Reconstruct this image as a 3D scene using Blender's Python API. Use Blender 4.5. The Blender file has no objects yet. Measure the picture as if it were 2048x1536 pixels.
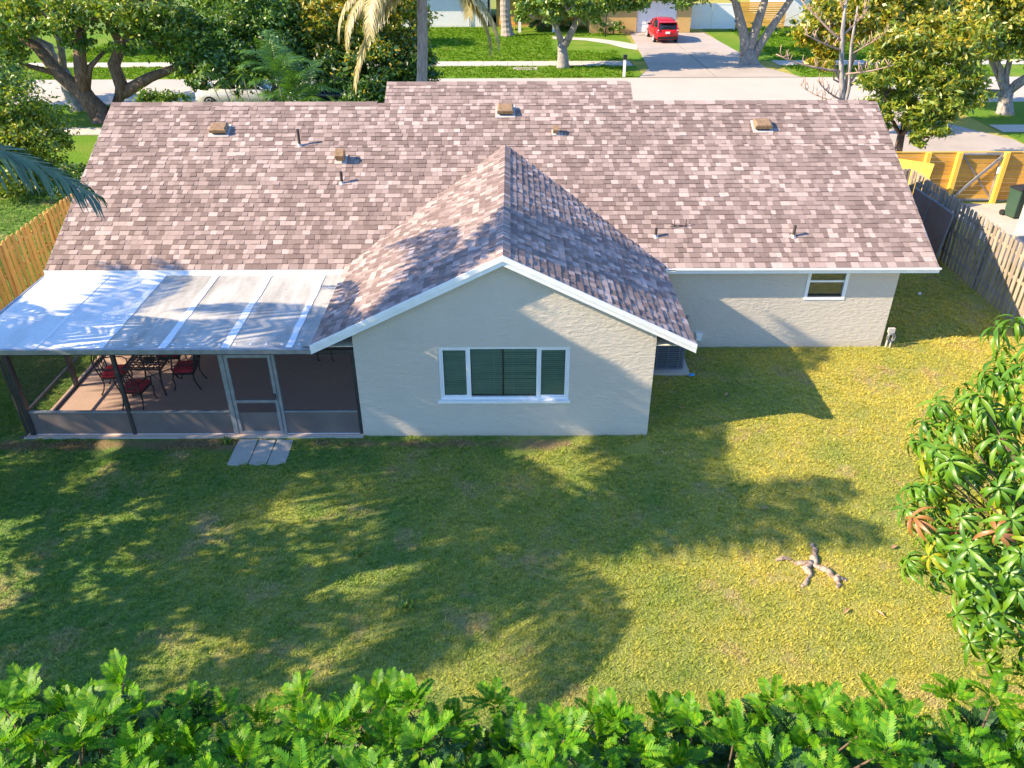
import bpy, math, random
import numpy as np
from mathutils import Matrix, Vector

# ------------------------------------------------------------------ camera, sky, sun, exposure
scene = bpy.context.scene
col = scene.collection
R = math.radians
SUN_EL = R(33.0)
SUN_DIR = R(14.0)                      # the light travels towards +x, turned this much to +y
cam_d = bpy.data.cameras.new('camera')
cam = bpy.data.objects.new('camera', cam_d)
col.objects.link(cam)
cam_d.sensor_width = 36.0
cam_d.lens = 28.1
cam_d.clip_start = 0.1
cam_d.clip_end = 2000
cam.matrix_world = (Matrix.Translation((0, 0, 9.41)) @ Matrix.Rotation(math.pi / 2 - 0.5502, 4, 'X')
                    @ Matrix.Rotation(-0.0033, 4, 'Z'))
scene.camera = cam
world = bpy.data.worlds.new('World')
scene.world = world
world.use_nodes = True
wn = world.node_tree
wn.nodes.clear()
w_out = wn.nodes.new('ShaderNodeOutputWorld')
w_bg = wn.nodes.new('ShaderNodeBackground')
w_sky = wn.nodes.new('ShaderNodeTexSky')
w_sky.sky_type = 'NISHITA'
w_sky.sun_disc = False
w_sky.sun_elevation = SUN_EL
# direction to the sun is (-cos, -sin); the sky's rotation is measured from +y clockwise
w_sky.sun_rotation = math.atan2(-math.cos(SUN_DIR), -math.sin(SUN_DIR))
w_sky.air_density = 1.0
w_sky.dust_density = 0.2
w_sky.ozone_density = 8.0
w_bg.inputs['Strength'].default_value = 0.15
wn.links.new(w_sky.outputs[0], w_bg.inputs[0])
wn.links.new(w_bg.outputs[0], w_out.inputs[0])
sun_d = bpy.data.lights.new('sun', 'SUN')
sun_d.energy = 4.4
sun_d.angle = R(0.42)
sun_d.color = (1.0, 0.80, 0.54)
sun = bpy.data.objects.new('sun', sun_d)
col.objects.link(sun)
sun.location = (-20, -3, 20)
ldir = Vector((math.cos(SUN_DIR) * math.cos(SUN_EL), math.sin(SUN_DIR) * math.cos(SUN_EL), -math.sin(SUN_EL)))
sun.rotation_euler = ldir.to_track_quat('-Z', 'Y').to_euler()
vs = scene.view_settings
vs.view_transform = 'Standard'
vs.look = 'None'
vs.exposure = 1.52
vs.gamma = 1.0
vs.use_curve_mapping = False
scene.cycles.max_bounces = 8
scene.cycles.use_denoising = True
scene.cycles.transparent_max_bounces = 16

# ------------------------------------------------------------------ helpers
class B:
    """collects faces for one mesh"""
    def __init__(s):
        s.v = []; s.f = []
    def poly(s, pts):
        i = len(s.v); s.v += [tuple(p) for p in pts]; s.f.append(tuple(range(i, i + len(pts)))); return s
    def box(s, x0, x1, y0, y1, z0, z1, m=None):
        i = len(s.v)
        p = [(x, y, z) for z in (z0, z1) for y in (y0, y1) for x in (x0, x1)]
        if m is not None:
            p = [tuple(m @ Vector(q)) for q in p]
        s.v += p
        for f in ((0, 2, 3, 1), (4, 5, 7, 6), (0, 1, 5, 4), (2, 6, 7, 3), (0, 4, 6, 2), (1, 3, 7, 5)):
            s.f.append(tuple(i + k for k in f))
        return s
    def bar(s, a, b, w, h, up=(0, 0, 1)):
        """a straight bar of rectangular section between two points"""
        a = Vector(a); b = Vector(b); d = b - a; L = d.length; d = d.normalized()
        u = Vector(up); x = d.cross(u)
        if x.length < 1e-4:
            x = d.cross(Vector((1, 0, 0)))
        x = x.normalized(); z = x.cross(d).normalized()
        m = Matrix((x, d, z)).transposed().to_4x4(); m.translation = a
        return s.box(-w / 2, w / 2, 0, L, -h / 2, h / 2, m)
    def tube(s, pts, rad, n=8, cap=True):
        pts = [Vector(p) for p in pts]
        if not hasattr(rad, '__len__'):
            rad = [rad] * len(pts)
        i0 = len(s.v); ref = Vector((0.3, 0.2, 1)).normalized()
        for k, p in enumerate(pts):
            d = (pts[min(k + 1, len(pts) - 1)] - pts[max(k - 1, 0)])
            d = d.normalized() if d.length > 1e-9 else Vector((0, 0, 1))
            x = d.cross(ref)
            if x.length < 0.05:
                x = d.cross(Vector((1, 0, 0)))
            x = x.normalized(); y = d.cross(x)
            for j in range(n):
                a = 2 * math.pi * j / n
                s.v.append(tuple(p + (x * math.cos(a) + y * math.sin(a)) * rad[k]))
        for k in range(len(pts) - 1):
            for j in range(n):
                a = i0 + k * n + j; b = i0 + k * n + (j + 1) % n
                s.f.append((a, b, b + n, a + n))
        if cap:
            s.f.append(tuple(i0 + j for j in range(n))[::-1])
            s.f.append(tuple(i0 + (len(pts) - 1) * n + j for j in range(n)))
        return s
    def loft(s, rings, cap=True):
        i0 = len(s.v); n = len(rings[0])
        for r in rings:
            s.v += [tuple(p) for p in r]
        for k in range(len(rings) - 1):
            for j in range(n):
                a = i0 + k * n + j; b = i0 + k * n + (j + 1) % n
                s.f.append((a, b, b + n, a + n))
        if cap:
            s.f.append(tuple(i0 + j for j in range(n))[::-1])
            s.f.append(tuple(i0 + (len(rings) - 1) * n + j for j in range(n)))
        return s
    def prism(s, poly, z0, z1):
        n = len(poly)
        s.loft([[(x, y, z0) for x, y in poly], [(x, y, z1) for x, y in poly]])
        return s

def link(o, parent=None):
    col.objects.link(o)
    if parent is not None:
        o.parent = parent
    return o
def mesh(name, b, mat=None, smooth=False):
    me = bpy.data.meshes.new(name)
    me.from_pydata(b.v, [], b.f)
    if mat is not None:
        me.materials.append(mat)
    if smooth:
        me.polygons.foreach_set('use_smooth', [True] * len(me.polygons))
    me.update()
    return me
def obj(name, b, mat, parent=None, smooth=False):
    return link(bpy.data.objects.new(name, mesh(name, b, mat, smooth)), parent)
def inst(name, me, parent=None, m=None, loc=None, rot=None):
    o = bpy.data.objects.new(name, me)
    if m is not None:
        o.matrix_basis = m
    if loc is not None:
        o.location = loc
    if rot is not None:
        o.rotation_euler = rot
    return link(o, parent)
def np_mesh(name, V, F, mat, smooth=False):
    """mesh from arrays, every face with the same number of corners"""
    V = np.asarray(V, np.float32).reshape(-1, 3); F = np.asarray(F, np.int32)
    k = F.shape[1]
    me = bpy.data.meshes.new(name)
    me.vertices.add(len(V)); me.vertices.foreach_set('co', V.ravel())
    me.loops.add(F.size); me.loops.foreach_set('vertex_index', F.ravel())
    me.polygons.add(len(F)); me.polygons.foreach_set('loop_start', np.arange(0, F.size, k, dtype=np.int32))
    me.polygons.foreach_set('loop_total', np.full(len(F), k, np.int32))
    if smooth:
        me.polygons.foreach_set('use_smooth', np.ones(len(F), bool))
    me.materials.append(mat)
    me.update(calc_edges=True)
    return me
def tag(o, label, cat, group=None):
    o['label'] = label; o['category'] = cat
    if group:
        o['group'] = group
    return o
def thing(name, label, cat, loc=(0, 0, 0), rz=0.0, group=None):
    o = bpy.data.objects.new(name, None)
    o.empty_display_size = 0.2
    col.objects.link(o); o.location = loc; o.rotation_euler = (0, 0, rz)
    return tag(o, label, cat, group)
def structure(o):
    o['kind'] = 'structure'; return o
def stuff(o):
    o['kind'] = 'stuff'; return o
def copy_tree(o, parent=None):
    c = o.copy(); col.objects.link(c); c.parent = parent
    for ch in list(o.children):
        copy_tree(ch, c)
    return c

# ------------------------------------------------------------------ materials
def new_mat(name):
    m = bpy.data.materials.new(name); m.use_nodes = True
    nt = m.node_tree; nt.nodes.clear()
    out = nt.nodes.new('ShaderNodeOutputMaterial')
    return m, nt, out
def ramp(nt, fac, stops, const=False):
    r = nt.nodes.new('ShaderNodeValToRGB')
    e = r.color_ramp.elements
    while len(e) < len(stops):
        e.new(0.5)
    for k, (p, c) in enumerate(stops):
        e[k].position = p; e[k].color = (c[0], c[1], c[2], 1)
    if const:
        r.color_ramp.interpolation = 'CONSTANT'
    nt.links.new(fac, r.inputs[0])
    return r.outputs[0]
def pos(nt, scale=(1, 1, 1)):
    g = nt.nodes.new('ShaderNodeNewGeometry')
    mp = nt.nodes.new('ShaderNodeMapping')
    mp.inputs['Scale'].default_value = scale
    nt.links.new(g.outputs['Position'], mp.inputs[0])
    return mp.outputs[0]
def noise(nt, vec, scale, detail=4, rough=0.55):
    n = nt.nodes.new('ShaderNodeTexNoise')
    n.inputs['Scale'].default_value = scale; n.inputs['Detail'].default_value = detail
    n.inputs['Roughness'].default_value = rough
    nt.links.new(vec, n.inputs['Vector'])
    return n.outputs['Fac']
def mixc(nt, fac, a, b, mode='MIX'):
    m = nt.nodes.new('ShaderNodeMix'); m.data_type = 'RGBA'; m.blend_type = mode
    for s, v in ((0, fac), (6, a), (7, b)):
        if isinstance(v, (int, float)):
            m.inputs[s].default_value = v
        elif isinstance(v, tuple):
            m.inputs[s].default_value = (v[0], v[1], v[2], 1)
        else:
            nt.links.new(v, m.inputs[s])
    return m.outputs[2]
def math_n(nt, op, a, b=0.0, c=None, clamp=False):
    m = nt.nodes.new('ShaderNodeMath'); m.operation = op; m.use_clamp = clamp
    for i, v in enumerate((a, b) if c is None else (a, b, c)):
        if isinstance(v, (int, float)):
            m.inputs[i].default_value = v
        else:
            nt.links.new(v, m.inputs[i])
    return m.outputs[0]
def bsdf(nt, out, color, rough=0.8, spec=0.3, metal=0.0, bump=None, bstr=0.3, bdist=0.01):
    p = nt.nodes.new('ShaderNodeBsdfPrincipled')
    if isinstance(color, tuple):
        p.inputs['Base Color'].default_value = (*color, 1)
    else:
        nt.links.new(color, p.inputs['Base Color'])
    if isinstance(rough, (int, float)):
        p.inputs['Roughness'].default_value = rough
    else:
        nt.links.new(rough, p.inputs['Roughness'])
    p.inputs['Specular IOR Level'].default_value = spec
    p.inputs['Metallic'].default_value = metal
    if bump is not None:
        b = nt.nodes.new('ShaderNodeBump')
        b.inputs['Strength'].default_value = bstr; b.inputs['Distance'].default_value = bdist
        nt.links.new(bump, b.inputs['Height']); nt.links.new(b.outputs[0], p.inputs['Normal'])
    nt.links.new(p.outputs[0], out.inputs[0])
    return p
def rnd(nt):
    """one random number per loose piece and per object"""
    g = nt.nodes.new('ShaderNodeNewGeometry'); o = nt.nodes.new('ShaderNodeObjectInfo')
    return math_n(nt, 'FRACT', math_n(nt, 'ADD', g.outputs['Random Per Island'], o.outputs['Random']))
def plain(name, c, rough=0.6, spec=0.3, metal=0.0, var=0.12, scale=6.0, bump=0.0, bscale=30.0):
    m, nt, out = new_mat(name)
    n = noise(nt, pos(nt), scale, 5)
    lo = tuple(x * (1 - var) for x in c); hi = tuple(min(1, x * (1 + var)) for x in c)
    cc = ramp(nt, n, [(0.3, lo), (0.7, hi)])
    bp = noise(nt, pos(nt), bscale, 3) if bump else None
    bsdf(nt, out, cc, rough, spec, metal, bp, bump)
    return m
def foliage(name, cols, trans=0.35, gloss=0.06, rough=0.45):
    m, nt, out = new_mat(name)
    c = ramp(nt, rnd(nt), [(k / max(1, len(cols) - 1), v) for k, v in enumerate(cols)])
    n = noise(nt, pos(nt), 0.9, 2)
    c = mixc(nt, math_n(nt, 'MULTIPLY', n, 0.6), c, mixc(nt, 1.0, c, (0.72, 0.85, 0.62), 'MULTIPLY'))
    d = nt.nodes.new('ShaderNodeBsdfDiffuse'); t = nt.nodes.new('ShaderNodeBsdfTranslucent')
    g = nt.nodes.new('ShaderNodeBsdfGlossy'); g.inputs['Roughness'].default_value = rough
    nt.links.new(c, d.inputs[0])
    nt.links.new(mixc(nt, 1.0, c, (1.25, 1.15, 0.5), 'MULTIPLY'), t.inputs[0])
    m1 = nt.nodes.new('ShaderNodeMixShader'); m1.inputs[0].default_value = trans
    nt.links.new(d.outputs[0], m1.inputs[1]); nt.links.new(t.outputs[0], m1.inputs[2])
    m2 = nt.nodes.new('ShaderNodeMixShader'); m2.inputs[0].default_value = gloss
    nt.links.new(m1.outputs[0], m2.inputs[1]); nt.links.new(g.outputs[0], m2.inputs[2])
    nt.links.new(m2.outputs[0], out.inputs[0])
    return m
def bark(name, c1, c2):
    m, nt, out = new_mat(name)
    n = noise(nt, pos(nt, (6, 6, 1.6)), 2.2, 6, 0.65)
    bsdf(nt, out, ramp(nt, n, [(0.32, c1), (0.68, c2)]), 0.9, 0.1, 0, n, 0.7, 0.03)
    return m

def lawn_mat(name, blades):
    m, nt, out = new_mat(name)
    p = pos(nt)
    big = noise(nt, p, 0.33, 3, 0.6)
    mid = noise(nt, p, 1.3, 4, 0.6)
    fine = ramp(nt, noise(nt, p, 26.0 if not blades else 13.0, 3, 0.7), [(0.36, (0, 0, 0)), (0.64, (1, 1, 1))])
    green = mixc(nt, fine, (0.105, 0.250, 0.050), (0.25, 0.40, 0.090))
    dry = mixc(nt, fine, (0.44, 0.42, 0.070), (0.74, 0.64, 0.16))
    straw = mixc(nt, fine, (0.46, 0.35, 0.17), (0.68, 0.53, 0.29))
    # the lawn is drier to the right of the wing and in the open middle
    sx = nt.nodes.new('ShaderNodeSeparateXYZ'); nt.links.new(p, sx.inputs[0])
    gx = math_n(nt, 'MULTIPLY_ADD', sx.outputs[0], 0.045, 0.17)
    f = math_n(nt, 'ADD', math_n(nt, 'MULTIPLY_ADD', big, 1.5, -0.55), gx)
    f = math_n(nt, 'ADD', f, math_n(nt, 'MULTIPLY_ADD', mid, 0.9, -0.38), clamp=True)
    c = mixc(nt, f, green, dry)
    f2 = ramp(nt, noise(nt, p, 0.8, 4, 0.7), [(0.55, (0, 0, 0)), (0.70, (0.8, 0.8, 0.8))])
    c = mixc(nt, f2, c, straw)
    # trodden, bare earth along the foot of the wing wall and porch
    near = math_n(nt, 'MULTIPLY_ADD', math_n(nt, 'ABSOLUTE', math_n(nt, 'ADD', sx.outputs[1], -13.05)), -1.7, 1.0, clamp=True)
    near = math_n(nt, 'MULTIPLY', near, math_n(nt, 'LESS_THAN', sx.outputs[0], 1.2))
    worn = ramp(nt, math_n(nt, 'MULTIPLY', near, noise(nt, p, 1.1, 4, 0.65)), [(0.33, (0, 0, 0)), (0.48, (0.85, 0.85, 0.85))])
    c = mixc(nt, worn, c, mixc(nt, fine, (0.30, 0.19, 0.11), (0.46, 0.32, 0.19)))
    if blades:
        c = mixc(nt, math_n(nt, 'MULTIPLY', rnd(nt), 0.55), c, mixc(nt, 1.0, c, (1.35, 1.2, 0.95), 'MULTIPLY'))
        d = nt.nodes.new('ShaderNodeBsdfDiffuse'); t = nt.nodes.new('ShaderNodeBsdfTranslucent')
        nt.links.new(c, d.inputs[0]); nt.links.new(c, t.inputs[0])
        ms = nt.nodes.new('ShaderNodeMixShader'); ms.inputs[0].default_value = 0.4
        nt.links.new(d.outputs[0], ms.inputs[1]); nt.links.new(t.outputs[0], ms.inputs[2])
        nt.links.new(ms.outputs[0], out.inputs[0])
    else:
        c = mixc(nt, 0.35, c, (0.11, 0.095, 0.045))
        bsdf(nt, out, c, 0.95, 0.05, 0, fine, 0.8, 0.03)
    return m
def far_lawn_mat(name):
    m, nt, out = new_mat(name)
    p = pos(nt)
    c = mixc(nt, noise(nt, p, 7.0, 5, 0.75), (0.06, 0.15, 0.012), (0.17, 0.29, 0.03))
    c = mixc(nt, ramp(nt, noise(nt, p, 0.5, 4), [(0.45, (0, 0, 0)), (0.75, (0.7, 0.7, 0.7))]), c, (0.24, 0.26, 0.05))
    bsdf(nt, out, c, 0.95, 0.05, 0, noise(nt, p, 14, 4), 0.9, 0.06)
    return m
def shingle_mat(name):
    m, nt, out = new_mat(name)
    r = rnd(nt)
    c = ramp(nt, r, [(0.0, (0.200, 0.150, 0.137)), (0.25, (0.240, 0.183, 0.167)), (0.46, (0.290, 0.224, 0.205)),
                     (0.66, (0.340, 0.266, 0.244)), (0.82, (0.405, 0.320, 0.295)), (0.94, (0.46, 0.368, 0.340))], True)
    p = pos(nt)
    c = mixc(nt, 1.0, c, ramp(nt, noise(nt, p, 60, 4, 0.8), [(0.25, (0.78, 0.78, 0.78)), (0.75, (1.15, 1.15, 1.15))]), 'MULTIPLY')
    c = mixc(nt, 1.0, c, ramp(nt, noise(nt, p, 0.55, 3), [(0.3, (0.90, 0.88, 0.86)), (0.7, (1.06, 1.05, 1.04))]), 'MULTIPLY')
    bsdf(nt, out, c, 0.92, 0.15, 0, noise(nt, p, 90, 3), 0.25, 0.004)
    return m
def stucco_mat(name, c):
    m, nt, out = new_mat(name)
    p = pos(nt)
    n1 = noise(nt, pos(nt, (1, 1, 2.4)), 7, 6, 0.65); n2 = noise(nt, p, 55, 3)
    h = math_n(nt, 'ADD', math_n(nt, 'MULTIPLY', n1, 1.6), math_n(nt, 'MULTIPLY', n2, 0.35))
    cc = mixc(nt, ramp(nt, noise(nt, p, 1.2, 5, 0.7), [(0.4, (0, 0, 0)), (0.8, (0.5, 0.5, 0.5))]), c, tuple(x * 0.86 for x in c))
    sz = nt.nodes.new('ShaderNodeSeparateXYZ'); nt.links.new(p, sz.inputs[0])
    splash = math_n(nt, 'MULTIPLY_ADD', sz.outputs[2], -2.6, 0.55, clamp=True)   # soil splashed up from the bed
    cc = mixc(nt, math_n(nt, 'MULTIPLY', splash, noise(nt, p, 5, 5, 0.7)), cc, (0.42, 0.31, 0.19))
    bsdf(nt, out, cc, 0.9, 0.15, 0, h, 0.85, 0.02)
    return m
def glass_mat(name, tint=(0.84, 0.96, 0.88), refl=0.08):
    m, nt, out = new_mat(name)
    t = nt.nodes.new('ShaderNodeBsdfTransparent'); t.inputs[0].default_value = (*tint, 1)
    g = nt.nodes.new('ShaderNodeBsdfGlossy'); g.inputs['Roughness'].default_value = 0.02
    fr = nt.nodes.new('ShaderNodeFresnel'); fr.inputs[0].default_value = 1.5
    f = math_n(nt, 'ADD', fr.outputs[0], refl, clamp=True)
    ms = nt.nodes.new('ShaderNodeMixShader')
    nt.links.new(f, ms.inputs[0]); nt.links.new(t.outputs[0], ms.inputs[1]); nt.links.new(g.outputs[0], ms.inputs[2])
    nt.links.new(ms.outputs[0], out.inputs[0])
    return m
def screen_mat(name, c, opaque):
    m, nt, out = new_mat(name)
    t = nt.nodes.new('ShaderNodeBsdfTransparent')
    d = nt.nodes.new('ShaderNodeBsdfDiffuse'); d.inputs[0].default_value = (*c, 1)
    ms = nt.nodes.new('ShaderNodeMixShader'); ms.inputs[0].default_value = opaque
    nt.links.new(t.outputs[0], ms.inputs[1]); nt.links.new(d.outputs[0], ms.inputs[2])
    nt.links.new(ms.outputs[0], out.inputs[0])
    return m
def stained_mat(name, clean, dirty, amount, streak=(1.6, 0.35, 1)):
    m, nt, out = new_mat(name)
    n = noise(nt, pos(nt, streak), 1.7, 6, 0.62); n2 = noise(nt, pos(nt), 9, 5, 0.7)
    f = math_n(nt, 'ADD', math_n(nt, 'MULTIPLY', n, 1.5), math_n(nt, 'MULTIPLY', n2, 0.35))
    f = math_n(nt, 'ADD', f, amount - 0.9, clamp=True)
    c = mixc(nt, f, clean, dirty)
    sp = ramp(nt, noise(nt, pos(nt), 13, 2), [(0.70, (0, 0, 0)), (0.74, (1, 1, 1))])
    c = mixc(nt, math_n(nt, 'MULTIPLY', sp, 0.6), c, (0.07, 0.065, 0.06))
    bsdf(nt, out, c, 0.55, 0.3, 0, n2, 0.1, 0.01)
    return m
def wood_mat(name, c1, c2, axis=(9, 9, 0.9)):
    m, nt, out = new_mat(name)
    n = noise(nt, pos(nt, axis), 2.6, 6, 0.65)
    c = ramp(nt, n, [(0.3, c1), (0.7, c2)])
    r = rnd(nt)
    c = mixc(nt, 1.0, c, ramp(nt, r, [(0, (0.78, 0.77, 0.76)), (1, (1.16, 1.14, 1.1))]), 'MULTIPLY')
    bsdf(nt, out, c, 0.85, 0.15, 0, n, 0.3, 0.005)
    return m
def concrete_mat(name, c, stain=(0.2, 0.17, 0.15), amt=0.45):
    m, nt, out = new_mat(name)
    p = pos(nt)
    f = ramp(nt, noise(nt, p, 0.35, 5, 0.65), [(0.42, (0, 0, 0)), (0.78, (amt, amt, amt))])
    cc = mixc(nt, f, c, stain)
    cc = mixc(nt, 1.0, cc, ramp(nt, noise(nt, p, 18, 5, 0.75), [(0.25, (0.86, 0.86, 0.86)), (0.75, (1.1, 1.1, 1.1))]), 'MULTIPLY')
    bsdf(nt, out, cc, 0.9, 0.2, 0, noise(nt, p, 40, 3), 0.25, 0.006)
    return m

M = dict(
    shingle=shingle_mat('asphalt_shingle'),
    deck=plain('roof_underlay', (0.14, 0.11, 0.10), 0.95),
    stucco=stucco_mat('cream_stucco', (0.59, 0.535, 0.46)),
    white=plain('white_paint', (0.80, 0.80, 0.79), 0.45, var=0.05),
    vinyl=plain('white_vinyl', (0.80, 0.81, 0.82), 0.35, var=0.03),
    soffit=plain('soffit_paint', (0.72, 0.68, 0.55), 0.7),
    blind=plain('blind_slat', (0.55, 0.64, 0.55), 0.6, var=0.05),
    shade=plain('green_grey_shade', (0.10, 0.14, 0.12), 0.8),
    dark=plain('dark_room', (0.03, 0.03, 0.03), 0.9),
    glass=glass_mat('window_glass'),
    bronze=plain('bronze_aluminium', (0.045, 0.040, 0.042), 0.4, 0.4, var=0.2),
    alu=plain('grey_aluminium', (0.30, 0.31, 0.33), 0.4, 0.4, 0.4, var=0.2),
    kick=plain('bronze_kick_plate', (0.15, 0.125, 0.118), 0.45, 0.35, var=0.18, scale=2.0),
    screen=screen_mat('insect_screen', (0.06, 0.055, 0.062), 0.19),
    slab=concrete_mat('painted_patio_concrete', (0.60, 0.43, 0.35), (0.42, 0.30, 0.25), 0.5),
    pale=concrete_mat('pale_concrete', (0.50, 0.46, 0.40), (0.25, 0.22, 0.19), 0.6),
    road=concrete_mat('road_surface', (0.46, 0.42, 0.37), (0.36, 0.33, 0.30), 0.5),
    walk=concrete_mat('sidewalk_concrete', (0.52, 0.47, 0.40), (0.36, 0.31, 0.27), 0.4),
    drive=concrete_mat('driveway_concrete', (0.42, 0.37, 0.33), (0.27, 0.24, 0.22), 0.6),
    panel_a=stained_mat('porch_roof_white', (0.80, 0.80, 0.80), (0.42, 0.40, 0.38), 0.0),
    panel_b=stained_mat('porch_roof_stained', (0.62, 0.60, 0.55), (0.17, 0.155, 0.125), 0.40),
    seal=stained_mat('roof_sealant', (0.85, 0.85, 0.86), (0.40, 0.39, 0.36), -0.05),
    lawn=lawn_mat('lawn_soil', False), blade=lawn_mat('grass_blade', True),
    farlawn=far_lawn_mat('front_lawn'),
    farblade=foliage('front_lawn_blade', [(0.07, 0.17, 0.012), (0.13, 0.26, 0.02), (0.20, 0.31, 0.03)], .4, .0),
    soil=plain('bare_soil', (0.20, 0.14, 0.09), 0.95, 0.1, var=0.35, scale=4, bump=0.6),
    iron=plain('cast_aluminium_brown', (0.028, 0.020, 0.018), 0.45, 0.4, var=0.3),
    cushion=plain('red_cushion', (0.52, 0.025, 0.04), 0.8, 0.2, var=0.15),
    fence_new=wood_mat('yellow_pine', (0.50, 0.30, 0.095), (0.66, 0.43, 0.16)),
    fence_rail=wood_mat('pine_horizontal', (0.56, 0.29, 0.05), (0.72, 0.42, 0.09), (0.9, 9, 9)),
    fence_old=wood_mat('weathered_board', (0.22, 0.185, 0.145), (0.42, 0.36, 0.285)),
    post_y=wood_mat('yellow_post', (0.70, 0.45, 0.06), (0.82, 0.56, 0.10)),
    bark_brown=bark('brown_bark', (0.075, 0.050, 0.035), (0.25, 0.175, 0.125)),
    bark_grey=bark('grey_bark', (0.15, 0.135, 0.125), (0.42, 0.385, 0.355)),
    bark_palm=bark('palm_bark', (0.20, 0.175, 0.15), (0.42, 0.37, 0.32)),
    twig=plain('twig', (0.36, 0.25, 0.19), 0.8, 0.2, var=0.25),
    leaf_oak=foliage('tree_leaf_green', [(0.04, 0.11, 0.018), (0.09, 0.20, 0.024), (0.17, 0.30, 0.032), (0.28, 0.36, 0.045)]),
    leaf_dark=foliage('tree_leaf_dark', [(0.022, 0.075, 0.022), (0.045, 0.13, 0.026), (0.09, 0.20, 0.03), (0.14, 0.25, 0.035)]),
    leaf_yellow=foliage('tree_leaf_yellow', [(0.13, 0.20, 0.018), (0.28, 0.30, 0.022), (0.50, 0.40, 0.020), (0.52, 0.34, 0.025)], 0.4),
    leaf_lime=foliage('tree_leaf_lime', [(0.07, 0.16, 0.014), (0.17, 0.27, 0.020), (0.32, 0.37, 0.028), (0.42, 0.41, 0.035)], 0.4),
    frond=foliage('palm_frond', [(0.03, 0.075, 0.03), (0.07, 0.14, 0.05), (0.12, 0.19, 0.07)], 0.25, 0.12, 0.35),
    frond_y=foliage('ageing_frond', [(0.30, 0.24, 0.06), (0.44, 0.36, 0.15), (0.50, 0.43, 0.27), (0.42, 0.32, 0.19)], 0.3),
    feather=foliage('feathery_leaf', [(0.06, 0.20, 0.008), (0.09, 0.28, 0.010), (0.14, 0.36, 0.012), (0.24, 0.40, 0.014)], 0.45, 0.02, 0.5),
    feather_dark=foliage('feathery_leaf_dark', [(0.02, 0.075, 0.03), (0.035, 0.11, 0.035), (0.05, 0.14, 0.02)], 0.3, 0.03, 0.45),
    mango=foliage('mango_leaf', [(0.05, 0.15, 0.010), (0.10, 0.23, 0.012), (0.17, 0.30, 0.016)], 0.3, 0.045, 0.4),
    mango_new=foliage('mango_new_leaf', [(0.22, 0.30, 0.015), (0.36, 0.38, 0.02), (0.44, 0.40, 0.03)], 0.4, 0.03, 0.45),
    mango_red=foliage('mango_bronze_leaf', [(0.34, 0.13, 0.03), (0.42, 0.20, 0.06), (0.25, 0.10, 0.06)], 0.3),
    rust=stained_mat('rusty_sheet', (0.17, 0.090, 0.062), (0.27, 0.20, 0.19), 0.3, (1, 1, 1)),
    vent=plain('vent_sheet_metal', (0.30, 0.19, 0.10), 0.5, 0.4, 0.2, var=0.3, scale=12),
    pipe=plain('vent_pipe_dark', (0.06, 0.045, 0.04), 0.6),
    lead=plain('lead_boot', (0.45, 0.42, 0.40), 0.5),
    ac=plain('condenser_grey', (0.085, 0.10, 0.12), 0.4, 0.4, 0.2),
    ac_bar=plain('condenser_grille', (0.20, 0.22, 0.25), 0.35, 0.4, 0.3),
    paint_red=plain('red_car_paint', (0.50, 0.008, 0.014), 0.22, 0.6, var=0.04),
    paint_silver=plain('silver_car_paint', (0.62, 0.64, 0.66), 0.25, 0.6, 0.2, var=0.04),
    paint_blue=plain('dark_blue_car_paint', (0.012, 0.022, 0.06), 0.2, 0.6, var=0.04),
    carglass=plain('car_glass', (0.012, 0.013, 0.016), 0.06, 0.7, var=0.0),
    tyre=plain('tyre_rubber', (0.022, 0.022, 0.022), 0.85),
    rim=plain('wheel_rim', (0.55, 0.56, 0.58), 0.3, 0.5, 0.6),
    lamp_red=plain('tail_lamp', (0.6, 0.01, 0.015), 0.2, 0.6),
    lamp_clear=plain('lamp_lens', (0.75, 0.72, 0.72), 0.15, 0.6),
    black=plain('black_plastic', (0.018, 0.018, 0.02), 0.5),
    tan_wall=stucco_mat('tan_house_wall', (0.58, 0.38, 0.15)),
    white_wall=stucco_mat('white_house_wall', (0.76, 0.76, 0.76)),
    grey_wall=stucco_mat('grey_house_wall', (0.48, 0.46, 0.46)),
    tile=plain('far_roof_shingle', (0.22, 0.18, 0.15), 0.9, var=0.3, scale=3),
    binplastic=plain('green_bin_plastic', (0.035, 0.075, 0.05), 0.5, 0.4),
    log=bark('rotting_wood', (0.11, 0.065, 0.045), (0.56, 0.45, 0.36)),
    drylit=plain('dry_leaf', (0.40, 0.24, 0.12), 0.8, var=0.3),
)

# ------------------------------------------------------------------ ground, street, pavements
def sheet(name, poly, z, mat, parent=None):
    b = B(); b.poly([(x, y, z) for x, y in poly])
    return structure(obj(name, b, mat, parent))
def rect(x0, x1, y0, y1):
    return [(x0, y0), (x1, y0), (x1, y1), (x0, y1)]
sheet('ground', rect(-300, 300, -200, 400), 0.0, M['lawn'])
sheet('road', rect(-150, 150, 43.6, 50.3), 0.004, M['road'])
for a, b_ in ((-150, 8.0), (17.2, 150)):
    sheet('front_lawn', rect(a, b_, 50.3, 54.2), 0.006, M['farlawn'])
for a, b_, y1 in ((-150, 8.9, 72), (15.5, 150, 72)):
    sheet('front_lawn', rect(a, b_, 55.8, y1), 0.006, M['farlawn'])
sheet('front_lawn', rect(-60, -10.2, 29.0, 43.6), 0.006, M['farlawn'])
sheet('front_lawn', rect(22.5, 60, 28.6, 43.6), 0.006, M['farlawn'])
sheet('front_lawn', rect(-10.2, 13.0, 28.9, 43.6), 0.006, M['farlawn'])
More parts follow.
